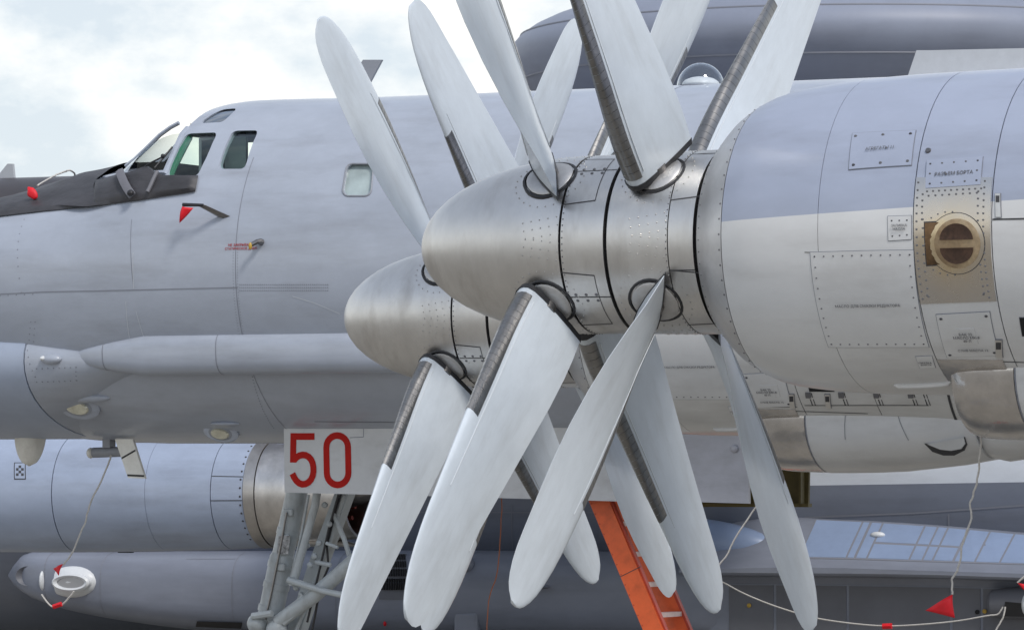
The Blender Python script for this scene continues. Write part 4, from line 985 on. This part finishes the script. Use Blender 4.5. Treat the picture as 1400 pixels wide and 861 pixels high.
# red tag on the cover and its cord
th = local_thing('warning_tag', 'small crumpled red tag on a white cord lying on the dark nose cover', 'warning tag', T)
P = pl3([(41, 277), (46, 263), (55, 266), (51, 273), (42, 281)], .13); q = MB()
q.ball((0, 0, 0), 1, 16, 12, .065, .03, .04, Matrix.Rotation(-.75, 3, 'Y')); cq = FUS.pt(*FUS.at(T, 47, 275), .075)
q.v = [tuple(Vector(v)*(1+.35*noise.noise(Vector(v)*22))+cq) for v in q.v]; q.build('tag_cloth', M_RED, th)
q = MB(); q.tube(wob(pl3([(54, 269), (70, 259), (85, 252), (97, 249)], .1)+[T.L(105, 243, -6.3)], .006), .008, 5); q.build('cord', M_ROPE, th)
th = local_thing('warning_pennant', 'small red pennant hanging from the pitot probe below the side windows', 'warning flag', T, 'red warning flags')
flag_obj([ptip+Vector((.02, .02, 0)), ptip+Vector((-.07, .02, -.01)), ptip+Vector((.05, .02, -.13))], th)
# left cord with pennant
th = local_thing('warning_pennant', 'red pennant on a long white cord under the bomber sensor tube', 'warning flag', T, 'red warning flags')
y = -6.25
q = MB(); q.tube(wob(T.pts([(152, 622), (146, 640), (125, 685), (116, 715), (98, 755), (86, 772)], y)), .008, 5); q.build('cord', M_ROPE, th)
flag_obj(T.pts([(87, 770), (71, 777), (80, 786)], y), th)
# right cord with big pennant
th = local_thing('warning_pennant', 'large bright red pennant on a white cord hanging from the engine cooler at right', 'warning flag', T, 'red warning flags')
y = 5.55
q = MB(); q.tube(wob(T.pts([(1342, 590), (1338, 640), (1332, 672), (1326, 692), (1327, 708), (1317, 740), (1310, 775), (1302, 792), (1302, 812)], y), .004), .0055, 5); q.build('cord', M_ROPE, th)
flag_obj(T.pts([(1302, 812), (1264, 834), (1305, 844)], y), th, bend=.012)
# cord from the gear door
th = local_thing('warning_pennant', 'small red pennant half hidden behind a blade tip, on a cord from the gear door', 'warning flag', T, 'red warning flags')
y = -5.6
q = MB(); q.tube(wob(T.pts([(1046, 676), (1022, 708), (995, 755), (978, 779), (958, 800), (958, 812)], y)), .007, 5); q.build('cord', M_ROPE, th)
flag_obj(T.pts([(940, 784), (955, 786), (954, 802)], y), th)
th = empty('hanging_cord', T.O, T.rz); tag(th, 'thin orange brown cord hanging below the inner edge of the white gear door', 'cord')
q = MB(); q.tube(wob(T.pts([(686, 670), (685, 720), (681, 770), (678, 790), (668, 822), (664, 905)], -6.6), .003), .0045, 5); q.build('cord_strand', M_OCORD, th)
# ladder
lad = local_thing('boarding_ladder', 'bright orange boarding ladder leaning under the bomber nose door', 'ladder', T)
yl = -6.15; a0 = T.L(803, 680, yl); a1 = T.L(879, 861, yl); d = (a1-a0).normalized(); a0 = a0-d*.35
Lg = (a0.z-.02)/-d.z; side = Vector((0, 1, 0)).cross(d).normalized()
if side.x > 0: side = -side
def rail(yo, w, m, nm, th_=.03, s0=0.0):
    p = a0+Vector((0, yo, 0))+side*s0; P = [p, p+side*w, p+side*w+d*Lg, p+d*Lg]; return MB().prism(P, (0, -th_, 0)).build(nm, m, lad, False)
rail(0, .165, M_ORANGE, 'near_rail'); rail(-.014, .015, M_ORANGED, 'rail_edge', .05, .166)
rail(-.50, .16, M_ORANGE, 'far_rail'); rail(-.485, .02, M_ORANGED, 'rail_edge', .05, .165)
rail(-.34, .03, M_ORANGED, 'inner_stiffener', .02, .02)
k = .12
while k < Lg:
    p = a0+d*k+side*.12
    MB().prism([p+Vector((-.045, -.03, 0)), p+Vector((.045, -.03, 0)), p+Vector((.045, -.03, .038)), p+Vector((-.045, -.03, .038))], (0, -.46, 0)).build('rung', M_RUNG, lad, False); k += .27
q = MB(); p = a0+d*1.05; q.prism([p, p+side*.2, p+side*.2+d*.006, p+d*.006], (0, .002, 0)); q.build('rail_joint', M_SEAM, lad, False)
q = MB()
for i in range(int(Lg/.09)):
    q.ball(a0+d*(.05+i*.09)+side*.012+Vector((0, .001, 0)), .006, 6, 4, 1, .5, 1)
q.build('rail_rivets', M_ORANGED, lad, False, kind='stuff')

# ================================================================== the radar aircraft behind
A = Frame((0, 66, 0), R(22)); 
jet = empty('radar_aircraft', A.O, A.rz); tag(jet, 'large grey and white jet with a rotating radar dish, parked behind the bomber', 'aircraft')
class AF_(Surf):
    y0 = 0; x0 = 0
    def sec(s, x):
        r_ = interp([(-24, 1.2), (-14, 2.2), (-8, 2.4), (12, 2.4), (16, 2.2), (19, 1.6), (21, .5), (21.4, .1)], x)[0]; return 3.05, r_, r_, r_
AFU = AF_()
MB().loft([[AFU.pt(x, 2*PI*k/80) for k in range(80)] for x in (-24, -20, -16, -12, -8, -4, 0, 4, 8, 12, 14, 16, 17.5, 19, 20, 21, 21.4)]).build('fuselage', M_A50, jet)
q = MB()
def js(pl, w=.012, mb=q, n=8):
    for a, b in zip(pl, pl[1:]): seam(mb, AFU, lin(AFU.at(A, *a), AFU.at(A, *b), n), w, .005)
js([(1100, 707), (1250, 701), (1420, 689)]); js([(1297, 702), (1298, 735)]); js([(500, 700), (960, 700)], .008); js([(500, 770), (960, 768)], .006)
js([(700, 690), (705, 790)], .006); js([(820, 720), (828, 850)], .006); js([(600, 700), (600, 760)], .006)
q.build('panel_seams', M_SEAM2, jet, False, kind='stuff', fix=False)
# radar dish
dcx = A.L(1163, 76, 0); q = MB(); n = 96; secs = []; RD = 4.6
for i in range(25):
    a = PI*i/24-PI/2; h = .98 if a > 0 else 1.3; rr = max(C(a), .001)**.92*RD; secs.append([Vector((dcx.x+C(2*PI*k/n)*rr, S(2*PI*k/n)*rr, dcx.z+S(a)*h)) for k in range(n)])
dish = q.loft(secs).build('radar_dish', M_DISH, jet, True, ang=60)
q = MB(); 
for sg in (-1, 1):
    zz = dcx.z; q.loft([[Vector((dcx.x+f*3.0-1.5, sg*(1.3 if z < 6 else .75)+w*.18, z)) for f, w in ((0, 0), (.3, 1), (.8, .6), (1, 0), (.8, -.6), (.3, -1))] for z in (4.8, zz-1.0)])
q.build('dish_pylon', M_A50G, jet)
q = MB()
for hh, zz_ in ((1.004, .25), (1.004, -.35)):
    aa = math.asin(zz_/(.98 if zz_ > 0 else 1.3)); rr = C(aa)**.92*RD*1.001
    q.loft([[Vector((dcx.x+C(2*PI*k/n)*r2, S(2*PI*k/n)*r2, dcx.z+zz_+dz)) for k in range(n)] for r2, dz in ((rr+.004, -.012), (rr+.006, 0), (rr+.002, .012))], True, False)
q.build('rim_seams', M_SEAM2, dish, False, kind='stuff', fix=False)
for a, b in ((1022, 28),):
    pp = A.L(a, b, 3.6); MB().ball(pp, .04, 8, 6).build('marker_lamp', M_RED, dish)
# near engine
yE = 8.2; ec = A.L(200, 674, yE)
class JE(Surf):
    y0 = yE; x0 = ec.x
    def sec(s, x):
        r_ = interp([(JX[0], .545), (JX[1], .64), (JX[2], .652), (JX[3], .70), (JX[4], .735), (JX[5], .74), (JX[6], .72), (JX[7], .62)], x)[0]; return ec.z, r_, r_, r_
JX = [A.L(p, 674, yE).x for p in (494, 390, 380, 300, 120, -80, -250, -330)]
JEN = JE(); ja = lambda px, py: JEN.at(A, px, py)
def jshell(xa_, xb_, nm, m, par=None, n=8, off=0): 
    X = [xa_+(xb_-xa_)*i/n for i in range(n+1)]; secs = [[JEN.pt(x, 2*PI*k/64, off) for k in range(64)] for x in X]+[[JEN.pt(x, 2*PI*k/64, off-.04) for k in range(64)] for x in X[::-1]]; secs.append(secs[0])
    return MB().loft(secs, True, False).build(nm, m, par)
xs_ = ja(331, 670)[0]; xe = JX[0]; x_1 = ja(288, 670)[0]; x_2 = ja(71, 680)[0]; x_3 = ja(198, 680)[0]
eng = MB().loft([[JEN.pt(x, 2*PI*k/48, -.05) for k in range(48)] for x in (xs_-.1, x_1, x_2, JX[6]-.1)]).build('jet_engine', M_BLACK, jet)
jshell(xe, xs_-.16, 'exhaust_shroud', M_SHROUD, eng); jshell(xs_-.15, xs_-.01, 'clamp_ring', mat('ring metal', (.45, .43, .41), .35, .9, var=.2), eng, 2, .012)
jshell(xs_, x_1, 'cowl_panel', M_A50N, eng, 3); jshell(x_1+.012, x_3, 'cowl_panel', M_A50N, eng, 4); jshell(x_3+.005, x_2, 'cowl_panel', M_A50N, eng, 4); jshell(x_2+.014, JX[6], 'cowl_panel', M_A50N, eng, 10)
jshell(JX[6]+.01, JX[7], 'intake_lip', M_SPIN, eng, 3)
q = MB(); 
for i in range(14):
    y_ = 8.2; dot(q, JEN, xs_+.03, R(30+9*i), r=.015, h=.006)
seam(q, JEN, lin((xs_, R(72)), (x_1, R(72)), 3), .005, .003); seam(q, JEN, lin((xs_, R(97)), (x_1, R(97)), 3), .005, .003)
q.build('cowl_seams', M_SEAM, eng, False, kind='stuff')
q = MB()
for k in range(16):
    t = 2*PI*k/16; q.tube([Vector((xe+.25, yE+C(t)*.42, ec.z+S(t)*.42)), Vector((xe+.7, yE+C(t)*.5, ec.z+S(t)*.5))], .03, 6)
q.build('mixer_tubes', mat('dull red mixer', (.18, .03, .02), .5), eng)
q = MB(); q.loft([[Vector((x, yE+C(2*PI*k/24)*r_, ec.z+S(2*PI*k/24)*r_)) for k in range(24)] for x, r_ in ((xe-.3, .02), (xe+.2, .2), (xe+.9, .33))]); q.build('exhaust_cone', M_STEEL, eng)
q = MB(); X = [A.L(p, 745, yE).x for p in (306, 335, 370, 420, 470, 502)]; zz = A.L(400, 744, yE).z
q.loft([[Vector((x, yE+C(2*PI*k/16)*.2*w, zz-.02+S(2*PI*k/16)*.065*w+.06*w)) for k in range(16)] for x, w in zip(X, (.05, .7, .95, 1, .6, .05))]); q.build('drain_fairing', M_SHROUD, eng)
q = MB(); q.box(tuple(A.L(166, 755, yE-.05)), tuple(A.L(178, 751, yE+.05))); q.build('drain_mast', M_RUB, eng, False)
# maintenance mark on the cowl
def jpanel(px0, py0, px1, py1, m, nm, off, par):
    c = [ja(px0, py0), ja(px1, py0), ja(px1, py1), ja(px0, py1)]; return patch(JEN, c, 3, 3, off, .003).build(nm, m, par)
pz = jpanel(19.5, 632, 35.5, 655, M_SEAM, 'placard', .004, eng); jpanel(20.7, 633.2, 34.3, 653.8, M_A50N, 'placard_face', .006, eng)
for a, b in ((27.5, 638), (24, 641.5), (31, 641.5), (27.5, 645), (24, 648.5), (31, 648.5)): jpanel(a-1.7, b-1.7, a+1.7, b+1.7, M_SEAM, 'placard_mark', .008, eng)
# pylon and wing
q = MB(); q.loft([[Vector((ec.x+f*4-3.5, yE+w*.22, z)) for f, w in ((0, 0), (.3, 1), (.8, .8), (1, 0), (.8, -.8), (.3, -1))] for z in (ec.z+.6, 5.0)]); q.build('engine_pylon', M_A50G, jet)
q = MB(); secs = []
for yy, xle, ch, zz in ((-22, -9, 2.5, 4.0), (0, 3.0, 8, 5.2), (22, -9, 2.5, 4.0)): secs.append([Vector((xle-f*ch, yy, zz+h*ch*.1)) for f, h in AF])
q.loft(secs).build('wing', M_A50G, jet)
# forward wheel fairing with scoop
Ys = 2.6
class Sp(Surf):
    y0 = 2.6; x0 = A.L(200, 790, 3).x
    def sec(s, x):
        hw, zt, zb = interp(SPT, x); zc = (zt+zb)/2; return zc, hw, (zt-zb)/2, (zt-zb)/2
SPT = []
for px, a, b, hw in ((14, 784, 789, .06), (18, 780, 794, .16), (30, 769, 801, .3), (48, 754.5, 812, .5), (58, 752, 817, .58), (75, 751.5, 823, .66), (120, 752, 836, .75), (200, 753, 850, .8), (300, 753, 862, .8), (450, 752, 868, .78), (600, 752, 870, .7), (800, 753, 872, .6), (960, 756, 872, .5), (1010, 765, 870, .3)):
    p = A.L(px, a, Ys); r_ = A.L(px, b, Ys); SPT.append((p.x, hw, p.z, r_.z))
SPT.sort(); SPN = Sp()
class SpB(Sp):
    def pt(s, x, ph, off=0):
        zc, hw, ht, hb = s.sec(x); e = .62
        c, sn = C(ph), S(ph); p = Vector((x, s.y0+math.copysign(abs(sn)**e, sn)*hw, zc+math.copysign(abs(c)**e, c)*ht))
        if off: p += Vector((0, sn, c))*off
        return p
SPN = SpB()
spo = MB().loft([[SPN.pt(SPT[0][0]+(SPT[-1][0]-SPT[0][0])*i/60, 2*PI*k/48) for k in range(48)] for i in range(61)]).build('wheel_fairing', M_A50G, jet)
q = MB()
for px in (70, 150, 330, 470):
    x = A.L(px, 790, 3.1).x; seam(q, SPN, lin((x, .3), (x, 2.4), 14), .006, .004)
a, b = A.L(265, 757, 3.0).x, A.L(332, 757, 3.0).x
seam(q, SPN, [(a, .75), (b, .75)], .005, .004)
q.build('fairing_seams', M_SEAM2, spo, False, kind='stuff', fix=False)
# nose recess: dark dish
c = A.L(42, 787, 3.15)
q = MB(); n = 24
q.loft([[c+Vector((C(2*PI*k/n)*.19*r_, .06-dy, S(2*PI*k/n)*.13*r_)) for k in range(n)] for r_, dy in ((1.08, .1), (1.06, -.0), (.9, .02), (.55, .07), (.1, .08))]); q.build('nose_recess', M_A50D, spo)
# white scoop with oval duct
sc_ = MB(); c = A.L(106, 795, 3.34); n = 28; rows = []
for i in range(12):
    t = i/11; x = c.x+.30-.62*t; h = .215*math.sqrt(max(1-((t-.38)/.63)**2, .001)); rows.append([Vector((x, 3.34+C(2*PI*k/n)*h*.75, c.z+S(2*PI*k/n)*h)) for k in range(n)])
sc_.loft(rows); scoop = sc_.build('air_scoop', M_WPLAS, jet)
q = MB(); oc = A.L(97, 796, 3.50)
def oval(rx, rz, dy): return [oc+Vector((C(2*PI*k/n)*rx*.78, dy, S(2*PI*k/n)*rz)) for k in range(n)]
q.loft([oval(.36, .125, -.12), oval(.365, .13, .02), oval(.33, .10, .045), oval(.27, .075, .02), oval(.25, .07, -.1)], True, False); q.build('scoop_rim', M_WPLAS, scoop)
q = MB(); q.loft([oval(.262, .074, .0), oval(.2, .05, -.035), oval(.05, .012, -.05)]); q.build('oval_duct', M_INTAKE, scoop)
q = MB(); cb = A.L(60, 793, 3.24); q.ball(cb, 1, 16, 10, .045, .12, .15); q.build('scoop_band', M_WPLAS, scoop)
# vents, blisters and masts on the flank
Yf = 2.45
gr = MB(); sl_ = MB()
for r_ in range(4):
    for c_ in range(11):
        a = 522.5+c_*3.3; b = 763+r_*12.6
        P = [SPN.pt(*SPN.at(A, a+du, b+dv), .03) for du, dv in ((0, 0), (1.8, 0), (1.4, 10), (-.4, 10))]; sl_.prism(P, (0, -.02, 0))
gp = patch(SPN, [SPN.at(A, 520, 760), SPN.at(A, 560, 760), SPN.at(A, 559, 814), SPN.at(A, 519, 814)], 3, 3, .012, .02).build('vent_grille', M_A50D, jet); sl_.build('louvres', M_BLACK, gp, False, kind='stuff')
def jbl(px, py, rx, rz, ry, m, nm): x, ph = SPN.at(A, px, py); return MB().ball(SPN.pt(x, ph), 1, 16, 10, rx, ry, rz).build(nm, m, jet)
jbl(638, 780, .12, .11, .12, M_A50G, 'flank_blister'); jbl(737, 809, .16, .03, .1, M_A50G, 'flank_blister'); jbl(742, 790, .09, .02, .06, M_A50G, 'flank_blister')
jbl(528, 843, .02, .035, .04, M_RED, 'red_plug')
q = MB(); x, ph = SPN.at(A, 640, 845); p = SPN.pt(x, ph); q.box((p.x-.17, p.y-.3, p.z-.25), (p.x+.17, p.y+.06, p.z+.17)); o = q.build('lower_mast', M_A50G, jet, False); bv = o.modifiers.new('b', 'BEVEL'); bv.width = .04; bv.segments = 3
q = MB()
P = [SPN.pt(*SPN.at(A, a, b), .02) for a, b in ((272, 840), (333, 841), (333, 852), (272, 850))]; q.prism(P, (0, -.02, 0)); q.build('lower_grille', M_RUB, jet, False)
# rear wheel fairing with stepped lip, right side
secs = []; yo = 2.0
def sect(px, k=1.0):
    x = A.L(px, 780, 3.3).x; zt = A.L(px, interp([(940, 722), (1000, 706), (1120, 708), (1250, 716), (1420, 730), (1700, 738)], px)[0], 2.3).z
    zl = A.L(px, interp([(940, 776), (1100, 773), (1250, 777), (1420, 782), (1700, 788)], px)[0], 3.35).z; zl2 = A.L(px, interp([(940, 785), (1250, 788), (1420, 793), (1700, 798)], px)[0], 3.35).z
    return [(x, 1.2, zt-.1), (x, 2.2, zt), (x, 2.5, zt-.04), (x, 3.22, zl+.08), (x, 3.30, zl+.02), (x, 3.36, zl-.02), (x, 3.36, zl2+.03), (x, 3.33, zl2), (x, 3.02, zl2-.03), (x, 2.96, zl2-.12), (x, 2.95, .75), (x, 2.4, .45), (x, 1.2, .45)]
PXS = [930, 975, 1020, 1060, 1110, 1160, 1210, 1260, 1310, 1360, 1410, 1500, 1700]
rf = MB().loft([[Vector(p) for p in sect(px)] for px in PXS]).build('rear_wheel_fairing', M_A50G, jet, True, ang=25)
# sheet panels on its top, tinted by the sky in their colour, dark door panels below
def topq(px0, px1, v0, v1, nm, m, up=.014):
    P = []
    for px, v in ((px0, v0), (px1, v0), (px1, v1), (px0, v1)):
        s_ = sect(px); a = Vector(s_[2]); b = Vector(s_[3]); P.append(a.lerp(b, v)+Vector((0, .0, up+.004)))
    return MB().prism(P, (0, -.0, -.02)).build(nm, m, rf, False)
for a_, b_ in zip((1088, 1110, 1160, 1210, 1260, 1310, 1360, 1410), (1110, 1160, 1210, 1260, 1310, 1360, 1410, 1445)): topq(a_, b_, .0, .99, 'panel_backing', M_SEAM2, .007)
for px0, px1 in ((1090, 1152), (1155, 1163), (1167, 1180), (1183, 1238), (1241, 1256), (1259, 1270), (1273, 1298), (1302, 1328), (1331, 1362), (1365, 1398), (1401, 1440)):
    topq(px0, px1, .02, .52 if px0 > 1180 and px1 < 1300 else .96, 'top_panel', M_A50B)
    if px0 > 1180 and px1 < 1300: topq(px0, px1, .58, .96, 'top_panel', M_A50B)
for px0, px1 in ((985, 1046), (1050, 1146), (1150, 1288), (1292, 1330), (1334, 1420), (1424, 1500)):
    P = []
    for px, f in ((px0, 0), (px1, 0), (px1, 1), (px0, 1)):
        s_ = sect(px); a = Vector(s_[9]); b = Vector(s_[10]); P.append(a.lerp(b, .02+.94*f)+Vector((0, .012, 0)))
    MB().prism(P, (0, -.02, 0)).build('side_panel', M_A50D, rf, False)
q = MB(); c = A.L(1200, 731, 2.75); q.ball(c, 1, 14, 8, .10, .06, .045); q.build('top_blister', M_WPLAS, rf)
q = MB(); c0 = A.L(945, 740, 2.75); c1 = A.L(1064, 752, 2.75); secs = []
for i in range(12):
    t = i/11; r_ = .30*math.sqrt(max(1-(t*1.0)**2.2, .002)); c = c0.lerp(c1, t); secs.append([c+Vector((0, C(2*PI*k/20)*r_, S(2*PI*k/20)*r_+.02)) for k in range(20)])
q.loft(secs).build('cone_fairing', M_A50B, jet)
q = MB(); secs = []
for px, r_ in ((1352, .12), (1356, .17), (1375, .2), (1430, .2)):
    c = A.L(px, 824, 3.05); secs.append([c+Vector((0, C(2*PI*k/20)*r_*.7, S(2*PI*k/20)*r_)) for k in range(20)])
q.loft(secs).build('flank_duct', M_A50D, jet)
q = MB(); P = A.pts([(1374, 822), (1420, 826), (1420, 843), (1372, 842)], 3.22); q.prism(P, (0, -.1, 0)); q.build('duct_mouth', M_BLACK, jet, False)
for a, b, m in ((1336, 836, M_BLACK), (1346, 835, M_YEL), (1024, 827, M_YEL)):
    q = MB(); q.ball(A.L(a, b, 2.985), .03, 10, 6, 1, .4, 1); q.build('port_plug', m, jet)
# cords on the radar aircraft
th = local_thing('looped_cord', 'short white cord with a red tag looped under the white air scoop', 'cord', A)
P = A.pts([(57, 812), (65, 823), (73, 829), (84, 827), (94, 817), (101, 808)], 3.62)
q = MB(); q.tube(wob(P, .004), .013, 5); q.build('cord', M_ROPE, th); q = MB(); q.tube(A.pts([(73, 829), (84, 825)], 3.64), .035, 6); q.build('red_tag', M_RED, th)
th = local_thing('sagging_rope', 'long pale rope sagging along the foot of the radar aircraft with a red tag', 'rope', A)
P = A.pts([(962, 786), (985, 794), (1020, 812), (1060, 828), (1110, 843), (1160, 851), (1210, 855), (1260, 853), (1310, 848), (1350, 841), (1364, 839), (1371, 829)], 3.5)
q = MB(); q.tube(wob(P, .003), .010, 5); q.build('rope_strand', M_ROPE, th); q = MB(); q.tube(A.pts([(1207, 855.5), (1219, 855)], 3.52), .04, 6); q.build('red_tag', M_RED, th)
th = local_thing('loose_cord', 'short pale cord dropping from the dark duct at the lower right edge', 'cord', A)
q = MB(); q.tube(wob(A.pts([(1374, 829), (1372, 842), (1365, 855), (1356, 872), (1350, 900)], 3.5), .003), .012, 5); q.build('cord_strand', M_ROPE, th)
th = local_thing('warning_pennant', 'red pennant at the right edge of the photo beside the dark duct', 'warning flag', A, 'red warning flags')
flag_obj(A.pts([(1391, 796), (1412, 800), (1406, 812)], 3.6), th)
q = MB(); q.tube(A.pts([(1391, 796), (1420, 770)], 3.6), .012, 5); q.build('cord', M_ROPE, th)
q = MB(); c = A.L(1404, 826, 3.5); q.ball(c, 1, 14, 8, .07, .06, .14); o = q.build('intake_plug', M_WPLAS, None); o.location = A.O; o.rotation_euler = (0, 0, A.rz); tag(o, 'white rounded plug at the right edge below the red pennant', 'plug')

# ================================================================== third aircraft, far left
B = Frame((0, 95, 0), R(24)); far = empty('dark_aircraft', B.O, B.rz); tag(far, 'dark distant aircraft body with a small pale fin, behind the bomber nose at left', 'aircraft')
xc = B.L(60, 300, 0); top = B.L(60, 242, 0).z; rr = 1.5; q = MB()
q.loft([[Vector((x, S(2*PI*k/48)*r_, top-rr+C(2*PI*k/48)*r_)) for k in range(48)] for x, r_ in ((xc.x-16, .3), (xc.x-12, 1.2), (xc.x-6, rr), (xc.x+8, rr), (xc.x+14, 1.1), (xc.x+17, .2))]).build('fuselage', M_DARKAC, far)
q = MB(); q.prism(B.pts([(-6, 244), (10, 224), (17, 224), (19, 244)], 0), (0, -.08, 0)); q.build('fin', mat('pale fin paint', (.4, .42, .45), .5), far, False)
q = MB(); secs = [[Vector((xc.x+2-f*4, yy, top-rr-.4+h*.4)) for f, h in AF] for yy in (-14, 14)]; q.loft(secs).build('wing', M_DARKAC, far)
for yy in (-2.5, 2.5):
    q = MB(); q.tube([(xc.x, yy, top-rr-.3), (xc.x, yy, .5)], .15, 10); o = q.build('gear_leg', M_DARKAC, far); q = MB(); q.tube([(xc.x, yy-.2, .5), (xc.x, yy+.2, .5)], .5, 20); q.build('wheel', M_TYRE, o)
for yy in (-2.4, 2.4):
    for xx in (-5, 1):
        q = MB(); q.tube([(xx, yy-.2, .55), (xx, yy+.2, .55)], .55, 24); q.build('main_wheel', M_TYRE, jet)
